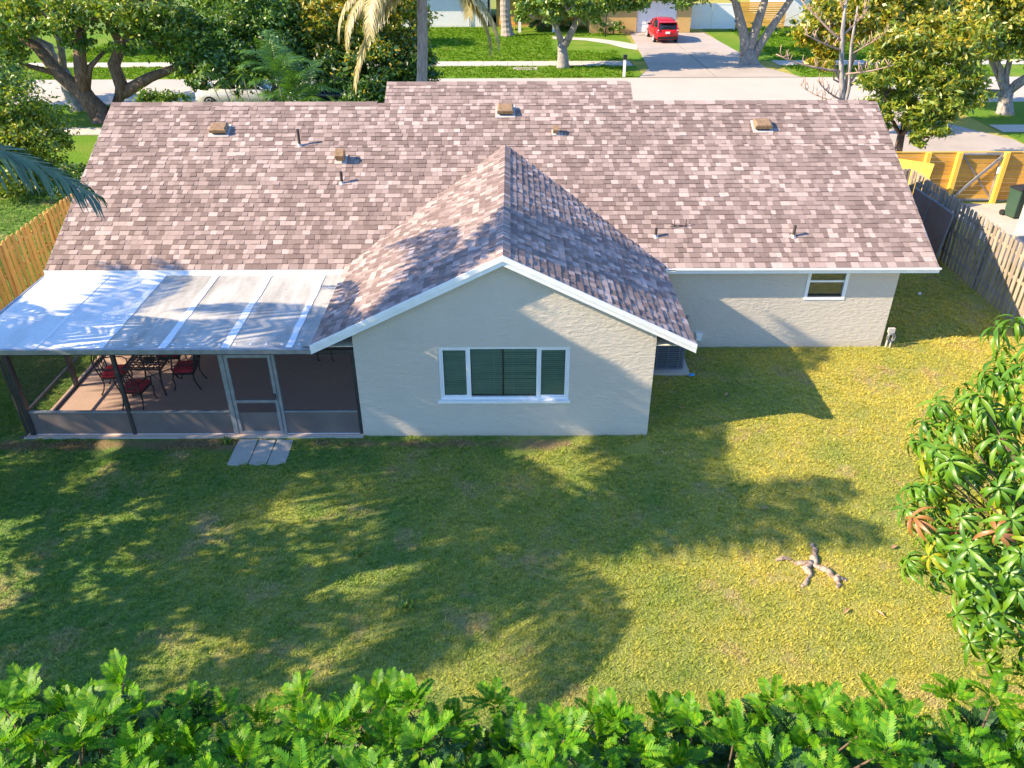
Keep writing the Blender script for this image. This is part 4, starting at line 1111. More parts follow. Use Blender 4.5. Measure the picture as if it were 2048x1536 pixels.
# ------------------------------------------------------------------ vegetation builders
def unit_vecs(rng, n):
    v = rng.normal(size=(n, 3)); return v / np.linalg.norm(v, axis=1)[:, None]
def leaf_quads(rng, C, size, aspect=0.5, up=0.5, out=None, outw=0.4):
    n = len(C)
    nor = unit_vecs(rng, n); nor[:, 2] += up
    if out is not None:
        nor += out * outw
    nor /= np.linalg.norm(nor, axis=1)[:, None]
    t = np.cross(nor, unit_vecs(rng, n)); t /= np.linalg.norm(t, axis=1)[:, None] + 1e-9
    bt = np.cross(nor, t)
    s = rng.uniform(size[0], size[1], n)[:, None]
    V = np.stack([C - t * s * .5, C + bt * s * aspect * .5 + t * s * .05, C + t * s * .5 - nor * s * .08, C - bt * s * aspect * .5 + t * s * .05], 1).reshape(-1, 3)
    F = np.arange(4 * n).reshape(-1, 4)
    return V, F
def crown_points(rng, lobes, n):
    """leaf positions gathered in clumps through the lobes, thin between clumps"""
    vol = np.array([l[3] * l[4] * l[5] if len(l) > 4 else l[3] ** 3 for l in lobes]) ** 0.75
    P = []; O = []
    for l, m in zip(lobes, (n * vol / vol.sum()).astype(int)):
        c = np.array(l[:3]); r = np.array(l[3:6]) if len(l) > 4 else np.array([l[3]] * 3)
        k = max(5, m // 70)
        d = unit_vecs(rng, k); rad = rng.uniform(0.25, 1.0, k) ** 0.45
        cc = c + d * r * rad[:, None]
        idx = rng.integers(0, k, m)
        sig = rng.uniform(.10, .22, k)[idx][:, None] * r.mean()
        off = rng.normal(size=(m, 3)) * sig; off[:, 2] *= .6
        P.append(cc[idx] + off); O.append(d[idx])
    return np.concatenate(P), np.concatenate(O)
def bend(rng, a, c, n=5, amp=.12):
    a = np.array(a, float); c = np.array(c, float); L = np.linalg.norm(c - a)
    pts = []
    w = rng.normal(size=3) * amp * L
    for k in range(n + 1):
        f = k / n; p = a + (c - a) * f + w * math.sin(f * math.pi) * .6 + rng.normal(size=3) * amp * .22 * L * (0 < k < n)
        p[2] += .06 * L * math.sin(f * math.pi)
        pts.append(tuple(p))
    return pts
def tree(name, label, base, fork, r0, lobes, n, leaf, barkm, leafm, seed, group=None, cat='tree', extra=None, up=.5, twigs=3, aspect=.5, leafm2=None, frac2=.0):
    rng = np.random.default_rng(seed)
    t = thing(name, label, cat, (base[0], base[1], 0), 0, group)
    o = np.array([base[0], base[1], 0.0])
    bb = B()
    f = np.array(fork, float) - o
    tp = [(0, 0, -.15), (f[0] * .05, f[1] * .05, f[2] * .12), tuple(f * np.array([.4, .4, .5]) + rng.normal(size=3) * [.06, .06, 0]), tuple(f)]
    bb.tube(tp, [r0 * 1.5, r0 * 1.08, r0 * .92, r0 * .78], 10)
    if extra:
        for path, ra, rb in extra:
            pts = [tuple(np.array(p, float) - o) for p in path]
            bb.tube(pts, [ra + (rb - ra) * k / (len(pts) - 1) for k in range(len(pts))], 9)
    else:
        for l in lobes:
            c = np.array(l[:3]) - o
            rl = r0 * .5 * min(1, (l[3] / 2.5) ** .5 + .25)
            pts = bend(rng, f - np.array([0, 0, r0]), c)
            bb.tube(pts, [rl * (1 - .75 * k / (len(pts) - 1)) for k in range(len(pts))], 7)
    for l in lobes:
        c = np.array(l[:3]) - o; r = np.array(l[3:6]) if len(l) > 4 else np.array([l[3]] * 3)
        for q in range(twigs):
            d = unit_vecs(rng, 1)[0] * r * .8
            pts = bend(rng, c - d * .2 - np.array([0, 0, r[2] * .2]), c + d, 3)
            bb.tube(pts, [r0 * .12 * (1 - .8 * k / (len(pts) - 1)) + .006 for k in range(len(pts))], 5)
    obj('trunk', bb, M[barkm], t, True)
    P, O = crown_points(rng, lobes, n)
    P = P[P[:, 2] > .15]; O = O[:len(P)]
    P = P - o
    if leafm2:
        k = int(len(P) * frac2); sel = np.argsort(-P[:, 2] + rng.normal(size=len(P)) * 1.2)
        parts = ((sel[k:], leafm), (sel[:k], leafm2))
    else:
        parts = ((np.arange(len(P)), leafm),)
    for s, mm in parts:
        V, F = leaf_quads(rng, P[s], leaf, aspect, up, O[s], .35)
        stuff(link(bpy.data.objects.new('crown', np_mesh('crown', V, F, M[mm])), t))
    return t

def frond_mesh(name, L, elev, droop, n, ll, lw, hang, mat, seed, twist=0.0):
    """one palm leaf: rachis along +x from the origin, leaflets either side"""
    rng = np.random.default_rng(seed)
    N = 18
    p = np.zeros(3); pts = [p.copy()]; dirs = []
    for k in range(N):
        a = elev - droop * ((k + .5) / N) ** 1.25
        d = np.array([math.cos(a), math.sin(twist * k / N) * .25, math.sin(a)]); d /= np.linalg.norm(d)
        p = p + d * L / N; pts.append(p.copy()); dirs.append(d)
    dirs.append(dirs[-1])
    V = []; F = []
    for k in range(N):          # rachis as a three sided strip
        r1, r2 = .028 * (1 - k / N) + .006, .028 * (1 - (k + 1) / N) + .006
        i = len(V)
        for q, r in ((pts[k], r1), (pts[k + 1], r2)):
            V += [q + [0, -r, 0], q + [0, r, 0], q + [0, 0, -r * 1.3]]
        F += [(i, i + 3, i + 4, i + 1), (i + 1, i + 4, i + 5, i + 2), (i + 2, i + 5, i + 3, i)]
    for k in range(n):
        f = .10 + .90 * (k + rng.uniform(0, .6)) / n; f = min(f, .995)
        j = min(int(f * N), N - 1); g = f * N - j
        q = pts[j] * (1 - g) + pts[j + 1] * g; d = dirs[j]
        prof = ll * (math.sin((.16 + .76 * f) * math.pi) ** .6 + .05) * rng.uniform(.82, 1.08)
        for s in (-1, 1):
            side = np.array([0, s, 0.0])
            fw = .45 + .6 * f
            a = side * 1.0 + d * fw + np.array([0, 0, .25 - hang * .4]) + rng.normal(size=3) * .07
            a /= np.linalg.norm(a)
            b2 = a + np.array([0, 0, -hang * 1.5]) + rng.normal(size=3) * .10; b2 /= np.linalg.norm(b2)
            m = q + a * prof * .5; e = m + b2 * prof * .5
            wv = d * lw * .5
            i = len(V)
            V += [q - wv * .6, q + wv * .6, m + wv, m - wv, e + wv * .12, e - wv * .12]
            F += [(i, i + 1, i + 2, i + 3), (i + 3, i + 2, i + 4, i + 5)]
    return np_mesh(name, np.array(V), np.array(F), mat)
def palm(name, label, base, top, r0, fr, barkm, seed, group=None, crown_only=False):
    """fr: list of (mesh, azimuth, tilt)"""
    rng = np.random.default_rng(seed)
    t = thing(name, label, 'palm', (base[0], base[1], 0), 0, group)
    a = np.array([0, 0, -.1]); c = np.array(top, float) - np.array([base[0], base[1], 0])
    bb = B(); n = 26; pts = []; rad = []
    for k in range(n + 1):
        f = k / n; p = a + (c - a) * f; p[0] += .18 * math.sin(f * math.pi) * (1 if seed % 2 else -1)
        pts.append(tuple(p)); rad.append(r0 * (1.35 - .35 * min(1, f * 6)) * (1 - .22 * f) * (1.05 if k % 2 else .97))
    bb.tube(pts, rad, 12)
    obj('trunk', bb, M[barkm], t)
    for me, az, tilt in fr:
        m = Matrix.Translation(c) @ Matrix.Rotation(az, 4, 'Z') @ Matrix.Rotation(tilt, 4, 'Y')
        inst('frond', me, t, m)
    return t

# ------------------------------------------------------------------ trees of the street side
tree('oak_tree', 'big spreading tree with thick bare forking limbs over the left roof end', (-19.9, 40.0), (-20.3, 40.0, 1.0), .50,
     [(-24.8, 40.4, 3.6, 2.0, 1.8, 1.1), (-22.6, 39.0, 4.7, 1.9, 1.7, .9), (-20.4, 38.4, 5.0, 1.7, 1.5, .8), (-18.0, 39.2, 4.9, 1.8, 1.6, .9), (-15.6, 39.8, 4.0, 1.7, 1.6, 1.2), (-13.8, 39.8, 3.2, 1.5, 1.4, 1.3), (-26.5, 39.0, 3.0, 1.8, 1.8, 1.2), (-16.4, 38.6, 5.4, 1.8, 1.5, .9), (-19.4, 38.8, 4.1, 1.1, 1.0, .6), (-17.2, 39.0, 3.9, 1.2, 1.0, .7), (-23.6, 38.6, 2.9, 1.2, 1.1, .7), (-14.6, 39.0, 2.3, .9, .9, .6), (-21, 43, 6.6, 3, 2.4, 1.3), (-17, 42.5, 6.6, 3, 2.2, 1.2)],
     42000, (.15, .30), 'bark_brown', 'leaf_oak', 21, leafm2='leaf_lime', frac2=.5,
     extra=[([(-19.9, 40, -.1), (-20.45, 40, 1.23), (-21.38, 40, 2.14), (-22.07, 40, 3.36), (-23.2, 40.2, 4.2)], .48, .16), ([(-20.5, 40, 1.3), (-20.2, 40, 3.03), (-19.85, 40, 3.9), (-19.7, 40.3, 5.6)], .36, .14),
            ([(-20.4, 40, 1.3), (-19.9, 40.1, 2.5), (-19.1, 40.2, 3.14)], .2, .07), ([(-19.6, 40.2, 0.1), (-18.75, 40.4, 1.4), (-18.95, 40.5, 2.5), (-18.35, 40.5, 3.38), (-18.67, 40.5, 4.25), (-18.0, 40.5, 5.8)], .40, .14),
            ([(-18.75, 40.4, 1.25), (-17.36, 40.5, 1.93), (-16.2, 40.5, 2.3), (-14.3, 40.5, 3.3)], .30, .12), ([(-21.4, 40, 2.2), (-22.6, 39.7, 2.6), (-23.9, 39.4, 3.5)], .16, .05), ([(-18.4, 40.5, 3.4), (-16.9, 39.6, 4.6), (-16.2, 39, 5.5)], .14, .05)])
tree('street_tree', 'pale grey trunked tree beside the street behind the big forked limbs', (-22.2, 42.6), (-22.6, 42.6, 1.9), .42,
     [(-24.5, 43.5, 5.2, 2.5, 2, 1.4), (-21.5, 43.5, 6.2, 2.4, 2, 1.4), (-27, 43, 3.6, 2.0, 2.0, 1.3)], 12000, (.16, .30), 'bark_grey', 'leaf_oak', 22)
tree('leafy_tree', 'yellow green small-leaved tree growing beside the left fence', (-18.6, 30.0), (-18.5, 30, 1.3), .16,
     [(-18.6, 30.2, 2.6, 1.9, 1.7, 1.7), (-17.4, 29.6, 1.8, 1.3, 1.2, 1.3), (-19.8, 30.6, 3.6, 1.7, 1.6, 1.4), (-18.0, 28.6, 1.2, 1.4, 1.2, 1.0), (-20.6, 29.4, 2.0, 1.8, 1.6, 1.6)],
     26000, (.11, .21), 'bark_brown', 'leaf_lime', 23, leafm2='leaf_oak', frac2=.3)
tree('flowering_shrub', 'low dark shrub with a few orange leaves beside the left roof edge', (-14.9, 27.6), (-14.9, 27.6, .4), .06,
     [(-14.9, 27.6, .8, .9, .8, .6), (-15.9, 28.1, .7, .8, .8, .6)], 2600, (.08, .16), 'bark_brown', 'leaf_dark', 24, cat='shrub', leafm2='leaf_yellow', frac2=.08)
tree('leafy_tree', 'tall dense tree dark below and yellow green on top behind the hanging fronds', (-7.0, 39.5), (-7.0, 39.5, 1.2), .22,
     [(-8.2, 39.6, 2.9, 1.3, 1.3, 1.2), (-6.4, 39.0, 2.4, 1.7, 1.6, 1.6), (-4.7, 39.6, 2.2, 1.25, 1.4, 1.6), (-8.6, 40, 4.6, 1.7, 1.6, 1.4), (-6.4, 40, 5.6, 1.9, 1.8, 1.4), (-4.9, 40.2, 4.2, 1.2, 1.5, 1.4), (-6.4, 38.6, 1.0, 1.5, 1.2, .9)],
     36000, (.14, .28), 'bark_brown', 'leaf_dark', 25, leafm2='leaf_yellow', frac2=.42)
tree('leafy_tree', 'rounded blue green tree between the thin-stemmed shrubs and the tall dense tree', (-11.2, 39.6), (-11.2, 39.6, 1.6), .2,
     [(-12.6, 39.4, 3.2, 1.6, 1.5, 1.5), (-10.6, 39.4, 4.0, 1.5, 1.5, 1.6), (-11.6, 39.8, 5.4, 1.8, 1.7, 1.3), (-9.8, 39.8, 2.4, 1.1, 1.2, 1.2)],
     18000, (.14, .27), 'bark_brown', 'leaf_dark', 26, leafm2='leaf_oak', frac2=.25)
tree('low_shrub', 'grey green low shrub in front of the silver white sedan', (-15.1, 37.4), (-15.1, 37.4, .4), .05,
     [(-16.2, 37.4, 1.2, .9, .7, .75), (-15.2, 37.3, 1.25, .8, .7, .7), (-14.3, 37.2, .8, .6, .6, .5)], 5000, (.11, .21), 'bark_brown', 'leaf_oak', 27, cat='shrub')
# thin stemmed plants with tufted heads
rngp = np.random.default_rng(5)
def tuft_plant(label, base, stems, seed):
    rng = np.random.default_rng(seed)
    t = thing('tufted_plant', label, 'plant', (base[0], base[1], 0), 0, 'thin-stemmed plants behind the left ridge')
    for (dx, dy, h, lean) in stems:
        bb = B(); bb.tube([(dx, dy, -.05), (dx + lean * .4, dy, h * .5), (dx + lean, dy, h)], [.035, .028, .02], 6); obj('stem', bb, M['bark_grey'], t)
        V = []; F = []
        for k in range(46):
            a = rng.uniform(0, 2 * math.pi); e = rng.uniform(-.5, 1.2); L = rng.uniform(.35, .6)
            d = np.array([math.cos(a) * math.cos(e), math.sin(a) * math.cos(e), math.sin(e)]); s = np.array([-math.sin(a), math.cos(a), 0]) * .025
            q = np.array([dx + lean, dy, h - rng.uniform(0, .25)]); m = q + d * L * .55; ee = m + (d + np.array([0, 0, -.7])) * L * .45
            i = len(V); V += [q - s, q + s, m + s, m - s, ee + s * .2, ee - s * .2]; F += [(i, i + 1, i + 2, i + 3), (i + 3, i + 2, i + 4, i + 5)]
        stuff(link(bpy.data.objects.new('leaf_tuft', np_mesh('leaf_tuft', np.array(V), np.array(F), M['leaf_oak'])), t))
tuft_plant('thin pale stems with drooping leaf tufts leaning before the rounded tree', (-11.6, 34.5), [(0, 0, 3.4, -.9), (.25, .1, 2.8, -.55), (-.1, .2, 2.4, .3), (.9, 0, 3.3, -.3)], 31)
tuft_plant('two thin pale stems with leaf tufts beside the feather-leaved clump palm', (-10.2, 34.5), [(0, 0, 3.0, -.4), (.35, .1, 2.5, -.25), (.6, .2, 2.2, .1)], 32)
# clump palm, cycad
M['frond_l'] = foliage('fresh_palm_frond', [(0.04, 0.13, 0.018), (0.09, 0.22, 0.025), (0.14, 0.28, 0.03)], .35, .1, .35)
fa = [frond_mesh('frond', L, e, d, 26, .55, .04, .35, M['frond_l'], 40 + k) for k, (L, e, d) in enumerate(((1.9, 1.25, 1.6), (1.7, 1.0, 1.5), (2.1, 1.4, 1.1)))]
t = thing('clump_palm', 'fresh green feather-leaved clump palm behind the left ridge', 'palm', (-8.9, 33.4, 0))
for k, (dx, dy, h) in enumerate(((0, 0, 2.6), (-.4, .2, 3.2), (.5, .1, 2.1), (.2, -.3, 1.7))):
    bb = B(); bb.tube([(dx * .4, dy * .4, -.05), (dx, dy, h)], [.06, .045], 7); obj('stem', bb, M['bark_grey'], t)
    for q in range(7):
        m = Matrix.Translation((dx, dy, h)) @ Matrix.Rotation(q * .9 + k, 4, 'Z'); inst('frond', fa[(q + k) % 3], t, m)
fc = [frond_mesh('frond', 1.25, e, d, 24, .22, .03, .15, M['frond_l'], 50 + k) for k, (e, d) in enumerate(((.9, 1.2), (.6, 1.1), (1.2, 1.3)))]
t = thing('cycad', 'low green cycad rosette just behind the ridge beside the dark blue sedan', 'plant', (-8.0, 38.0, 0))
bb = B(); bb.tube([(0, 0, -.05), (0, 0, .75)], [.2, .17], 10); obj('trunk', bb, M['bark_brown'], t)
for q in range(22):
    inst('frond', fc[q % 3], t, Matrix.Translation((0, 0, .75)) @ Matrix.Rotation(q * 2.4, 4, 'Z'))
# the coconut palm in front of the house, its old fronds hanging
fo = [frond_mesh('frond', L, e, d, 115, .78, .075, h, M['frond_y'], 60 + k) for k, (L, e, d, h) in enumerate(((4.1, .15, 1.65, .8), (4.6, -.55, .85, .6), (3.9, -.1, 1.4, .8), (3.8, .3, 1.9, .8)))]
fg = [frond_mesh('frond', L, e, d, 62, .72, .06, h, M['frond'], 65 + k) for k, (L, e, d, h) in enumerate(((4.2, .75, 1.6, .65), (4.0, 1.15, 1.4, .5), (4.3, .45, 1.2, .7)))]
palm('coconut_palm', 'coconut palm with brown hanging fronds rising behind the middle ridge', (-3.85, 31.0), (-3.1, 31.0, 7.1), .22,
     [(fo[0], 3.25, 0), (fo[0], 3.5, .1), (fo[1], 3.5, 0), (fo[2], -.1, 0), (fo[2], .15, .12), (fo[3], 4.1, 0), (fo[3], 1.0, 0), (fg[0], 1.2, 0), (fg[1], .2, 0), (fg[1], 2.0, 0), (fg[2], 2.7, 0), (fg[1], 4.0, 0), (fg[0], 5.2, 0), (fg[1], 5.9, 0)], 'bark_palm', 7)
# verge trees across the street
tree('street_tree', 'grey forked tree on the far verge beside the storm drain', (3.3, 53.7), (3.2, 53.7, 1.5), .36,
     [(1.6, 53.6, 4.4, 2.0, 1.9, 1.2), (4.9, 53.4, 4.2, 2.1, 1.9, 1.2), (3.2, 54.6, 5.6, 2.4, 2.2, 1.2), (6.9, 53.2, 4.4, 1.9, 1.7, 1.1), (3.3, 52.0, 3.7, 1.6, 1.4, .9), (1.2, 53, 3.2, .9, .9, .6)], 15000, (.18, .36), 'bark_grey', 'leaf_oak', 71,
     leafm2='leaf_lime', frac2=.5, extra=[([(3.3, 53.7, 1.2), (2.8, 53.7, 2.35), (2.26, 53.7, 3.2), (1.6, 53.6, 4.2)], .22, .07), ([(3.38, 53.7, 1.3), (3.97, 53.7, 2.48), (4.7, 53.6, 3.6), (5.3, 53.4, 4.4)], .24, .07), ([(3.97, 53.7, 2.5), (5.6, 53.4, 3.6), (6.8, 53.2, 4.3)], .12, .05)])
tree('street_tree', 'large pale grey tree with several trunks at the edge of the far driveway', (15.3, 54.7), (15.25, 54.7, .9), .62,
     [(12.4, 54, 5.6, 2.4, 2.2, 1.4), (15.6, 55, 6.6, 2.6, 2.4, 1.4), (18.6, 54.5, 6.0, 2.6, 2.4, 1.4), (10.6, 53.0, 4.6, 2.0, 1.8, 1.0), (14.0, 51.6, 5.6, 2.2, 1.8, 1.1), (9.0, 55.5, 4.9, 2.0, 2.0, 1.0), (11.5, 57.5, 5.4, 2.2, 2.0, 1.0)], 18000, (.18, .36), 'bark_grey', 'leaf_oak', 72,
     leafm2='leaf_lime', frac2=.3, extra=[([(15.1, 54.7, .2), (14.88, 54.7, 1.45), (13.91, 54.7, 3.75), (12.8, 54.4, 5.4)], .42, .14), ([(15.2, 54.7, .2), (15.3, 54.7, 1.3), (15.78, 54.7, 3.75), (15.7, 55, 6.2)], .42, .14), ([(15.5, 54.7, .3), (15.84, 54.7, 1.1), (17.33, 54.7, 3.74), (18.4, 54.5, 5.6)], .34, .12),
            ([(13.9, 54.7, 3.7), (12.4, 54.0, 4.5), (10.8, 53.2, 4.8)], .14, .05)])
fq = [frond_mesh('frond', 2.6, e, d, 30, .5, .05, .5, M['frond'], 80 + k) for k, (e, d) in enumerate(((.9, 1.8), (1.3, 1.6)))]
palm('garden_palm', 'thick grey palm trunk standing on the far front lawn', (-.25, 67.0), (-.25, 67.0, 4.6), .42, [(fq[k % 2], k * .6, 0) for k in range(14)], 'bark_palm', 8)
tree('round_shrub', 'dark rounded shrub in the bed before the tan house porch', (2.6, 69.6), (2.6, 69.6, .3), .05, [(2.2, 69.4, .6, .8, .6, .5), (3.4, 69.6, .5, .8, .6, .45), (4.6, 69.8, .5, .7, .6, .45)], 1600, (.12, .24), 'bark_brown', 'leaf_dark', 73, cat='shrub')
tree('round_shrub', 'clipped green shrub along the tan wall left of the garage door', (8.0, 67.4), (8, 67.4, .3), .05, [(7.4, 67.4, .5, .6, .5, .5), (8.3, 67.5, .5, .6, .5, .5), (6.7, 67.3, .7, .5, .5, .6)], 1500, (.12, .22), 'bark_brown', 'leaf_oak', 74, cat='shrub')
tree('round_shrub', 'blue green shrub before the pale grey house across the street', (19.6, 66.2), (19.6, 66.2, .3), .05, [(18.8, 66, .6, .9, .7, .6), (20.4, 66.3, .5, .9, .7, .5), (22, 66.6, .6, 1, .7, .6), (24.2, 67.5, 1.6, 1.6, 1, 1.3)], 3200, (.12, .24), 'bark_brown', 'leaf_dark', 75, cat='shrub')
tree('street_tree', 'grey trunked tree with yellowing crown on the near verge at the right', (24.6, 41.0), (24.4, 41.0, 1.3), .36,
     [(22.6, 40.6, 3.9, 1.9, 1.8, 1.2), (25.6, 40.2, 3.6, 1.9, 1.8, 1.3), (23.4, 41.5, 5.4, 2.4, 2.2, 1.4), (27, 41, 4.8, 2.4, 2.0, 1.6), (20.6, 40.8, 4.9, 2.0, 1.8, 1.3), (18.6, 41, 5.2, 1.7, 1.6, 1.2)], 28000, (.17, .32), 'bark_grey', 'leaf_lime', 76, leafm2='leaf_yellow', frac2=.4)
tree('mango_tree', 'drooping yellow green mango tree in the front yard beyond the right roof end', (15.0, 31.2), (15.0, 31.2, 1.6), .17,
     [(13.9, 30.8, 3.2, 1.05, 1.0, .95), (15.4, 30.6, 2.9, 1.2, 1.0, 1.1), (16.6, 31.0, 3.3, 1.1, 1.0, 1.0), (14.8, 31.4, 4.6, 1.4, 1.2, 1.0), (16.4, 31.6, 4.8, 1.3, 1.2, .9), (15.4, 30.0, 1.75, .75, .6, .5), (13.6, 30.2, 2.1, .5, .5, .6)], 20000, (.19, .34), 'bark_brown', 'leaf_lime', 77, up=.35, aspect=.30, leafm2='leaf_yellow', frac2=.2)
tree('yellow_tree', 'loose yellow leaved tree behind the leafless branches', (14.6, 36.5), (14.6, 36.5, 2.2), .13,
     [(13.2, 36.4, 4.6, 1.2, 1.2, 1.0), (15.0, 36.8, 5.2, 1.5, 1.3, 1.0), (16.8, 36.8, 4.6, 1.5, 1.3, 1.1), (18.6, 37.0, 4.4, 1.4, 1.2, 1.0), (16.0, 37, 6.2, 1.8, 1.4, .8), (13.4, 36.2, 3.4, .7, .7, .5)], 22000, (.15, .29), 'twig', 'leaf_yellow', 78, leafm2='leaf_lime', frac2=.25)
# the leafless frangipani like tree
t = thing('bare_tree', 'leafless pale tree with blunt upturned twigs behind the right ridge', 'tree', (12.0, 30.0, 0))
rb = random.Random(9)
bb = B(); bb.tube([(.1, 0, -.1), (.05, 0, 2.0), (-.03, 0, 3.1), (-.3, 0, 4.2), (-.5, 0, 5.3), (-.6, 0, 6.4)], [.13, .115, .10, .085, .07, .045], 8)
bb.tube([(.2, .6, -.1), (.55, 1, 3.2), (.3, 1, 4.7), (.25, 1, 6.0)], [.08, .06, .05, .03], 7); obj('trunk', bb, M['bark_grey'], t, True)
def limb(p, d, L, r, depth):
    bb = B(); q = Vector(p); pts = [tuple(q)]; dv = Vector(d).normalized()
    for k in range(5):
        dv = (dv + Vector((rb.uniform(-.12, .12), rb.uniform(-.12, .12), .07))).normalized(); q = q + dv * L / 5; pts.append(tuple(q))
    bb.tube(pts, [r * (1 - .6 * k / 5) for k in range(6)], 6)
    for k in range(2, 6):
        for s in range(3):
            v = Vector(pts[k]) - dv * rb.uniform(0, L / 5); e = v + Vector((rb.uniform(-.18, .18), rb.uniform(-.2, .2), rb.uniform(.18, .42)))
            m_ = (v + e) / 2 + Vector((rb.uniform(-.08, .08), 0, -.04)); bb.tube([tuple(v), tuple(m_), tuple(e)], [.014, .015, .012], 5)
    obj('limb', bb, M['twig'], t, True)
for p, d, L, r in (((-.25, 0, 4.0), (-1, -.1, .05), 2.6, .05), ((-.45, 0, 5.0), (-1, .1, .5), 2.2, .05), ((-.2, 0, 3.9), (1, -.2, .05), 1.7, .045), ((-.45, 0, 5.2), (.8, .3, .4), 1.5, .04), ((0, 0, 3.0), (-1, -.3, .35), 1.5, .035), ((0, 0, 2.9), (-.8, .2, .1), 1.7, .03), ((-.4, 0, 4.7), (-1, -.3, .2), 1.8, .04), ((.3, 1, 4.4), (.9, 0, .3), 1.3, .03), ((-.55, 0, 5.9), (-.6, 0, .8), 1.2, .03)):
    limb(p, d, L, r, 0)
for k, (x, y, h, lab) in enumerate(((-30, 60, 4.2, 'round green tree on the far lawn at the end of the sidewalk view'), (-22, 66, 4.0, 'dense green tree beside the white far house'), (-13.5, 62, 4.4, 'leafy far tree behind the rounded blue green tree'))):
    tree('street_tree', lab, (x, y), (x, y, 1.6), .25, [(x - 1.6, y, h - .6, 2.0, 1.8, 1.5), (x + 1.5, y + .3, h - .4, 2.0, 1.8, 1.5), (x, y - .6, h + 1.0, 2.2, 2.0, 1.3), (x + .4, y - 1, h - 1.6, 1.6, 1.4, 1.0)], 9000, (.22, .42), 'bark_grey', 'leaf_oak', 300 + k, leafm2='leaf_lime', frac2=.3)
# hedge strip of grass and weeds in the side yard beyond the grey fence
tree('ground_shrub', 'low bright green creeping shrub along the far side of the grey fence', (14.0, 23.6), (14.0, 23.6, .15), .02, [(13.8, 24.6, .14, .55, .9, .14), (14.1, 23.0, .14, .55, 1.0, .14), (14.0, 21.2, .14, .6, 1.1, .14)], 3500, (.06, .14), 'bark_brown', 'leaf_lime', 79, cat='shrub')

# ------------------------------------------------------------------ palms and trees left of the lawn; their shade crosses it
ff = [frond_mesh('frond', L, e, d, 64, .95, .085, h, M['frond'], 90 + k) for k, (L, e, d, h) in enumerate(((4.6, .95, 1.9, .5), (4.5, .5, 1.7, .6), (4.8, 1.25, 1.5, .45), (4.2, .1, 1.3, .7)))]
fs = frond_mesh('frond', 5.2, .50, 1.35, 120, .95, .065, .9, M['frond'], 97)
def full_crown(n, off=0.0):
    return [(ff[(0, 2, 1, 3)[k % 4]], off + k * 2.39996, 0) for k in range(n)]
palm('coconut_palm', 'coconut palm beside the porch corner, one frond arching over the left fence', (-11.4, 10.4), (-11.0, 10.6, 5.95), .19, [(fs, .30, 0)] + [(m_, a_, q_) for m_, a_, q_ in full_crown(16, 1.0) if not -.35 < ((a_ + math.pi) % (2 * math.pi)) - math.pi < 1.3], 'bark_palm', 11)
palm('coconut_palm', 'tallest coconut palm left of the lawn, in line with the wing wall', (-13.7, 9.9), (-13.3, 10.1, 9.8), .2, full_crown(15, 1.3), 'bark_palm', 12)
palm('coconut_palm', 'coconut palm outside the left fence, in line with the porch roof', (-18.4, 11.0), (-18.0, 10.9, 6.4), .2, full_crown(15, 2.0), 'bark_palm', 13)
palm('coconut_palm', 'coconut palm left of the lawn, in line with the forked root', (-12.3, 7.0), (-12.3, 7.2, 7.7), .2, full_crown(15, .4), 'bark_palm', 14)
tree('shade_tree', 'spreading green tree left of the lawn', (-13.9, 6.6), (-13.7, 6.6, 2.6), .2,
     [(-13.4, 6.2, 5.2, 1.7, 1.5, 1.3), (-14.4, 5.0, 6.2, 1.7, 1.5, 1.2), (-13.2, 7.8, 4.6, 1.5, 1.3, 1.0), (-13.8, 6.8, 6.8, 1.5, 1.3, .9)], 5200, (.16, .30), 'bark_brown', 'leaf_oak', 15)
tree('shade_tree', 'rounded green tree between the tall palms and the left fence', (-14.2, 9.6), (-14.0, 9.6, 2.4), .18,
     [(-13.6, 9.4, 4.6, 1.5, 1.3, 1.1), (-14.4, 10.6, 4.0, 1.2, 1.0, .8)], 2800, (.16, .30), 'bark_brown', 'leaf_oak', 16)

# ------------------------------------------------------------------ feathery-leaved small trees along the rear boundary
def pinnate(name, L, n, ll, lw, curve, mat, seed):
    """one feather leaf along +x, its leaflets in two close rows"""
    rng = np.random.default_rng(seed); V = []; F = []
    P = lambda f: np.array([L * f * math.cos(curve * f * .6), 0, -L * f * math.sin(curve * f * .6)])
    for k in range(4):
        a, c = P(k / 4), P((k + 1) / 4); i = len(V)
        V += [a + [0, -.003, 0], a + [0, .003, 0], c + [0, .003, 0], c + [0, -.003, 0]]; F.append((i, i + 1, i + 2, i + 3))
    for k in range(n):
        f = .14 + .86 * (k + .5) / n
        q = P(f); d = P(min(1, f + .05)) - P(f - .05); d /= np.linalg.norm(d); u = np.array([-d[2], 0, d[0]])
        w = ll * (math.sin((.14 + .80 * f) * math.pi) ** .5) * rng.uniform(.9, 1.08)
        for s in (-1, 1):
            a = np.array([0, s, 0]) * .86 + d * (.42 + .35 * f) + u * rng.uniform(.05, .28); a /= np.linalg.norm(a)
            wv = (d - a * a.dot(d)); wv /= np.linalg.norm(wv); wv *= lw * .5
            i = len(V)
            V += [q, q + a * w * .45 + wv, q + a * w, q + a * w * .45 - wv]
            F.append((i, i + 1, i + 2, i + 3))
    return V, F
pin = []
for k in range(5):
    V, F = pinnate('leaf', (.28, .25, .31, .27, .21)[k], 11, (.088, .080, .092, .084, .068)[k], .031, (.5, .9, .3, 1.2, .1)[k], None, 100 + k)
    pin.append((np.array(V), np.array(F)))
pin_me = [np_mesh('leaf', V, F, M['feather']) for V, F in pin]
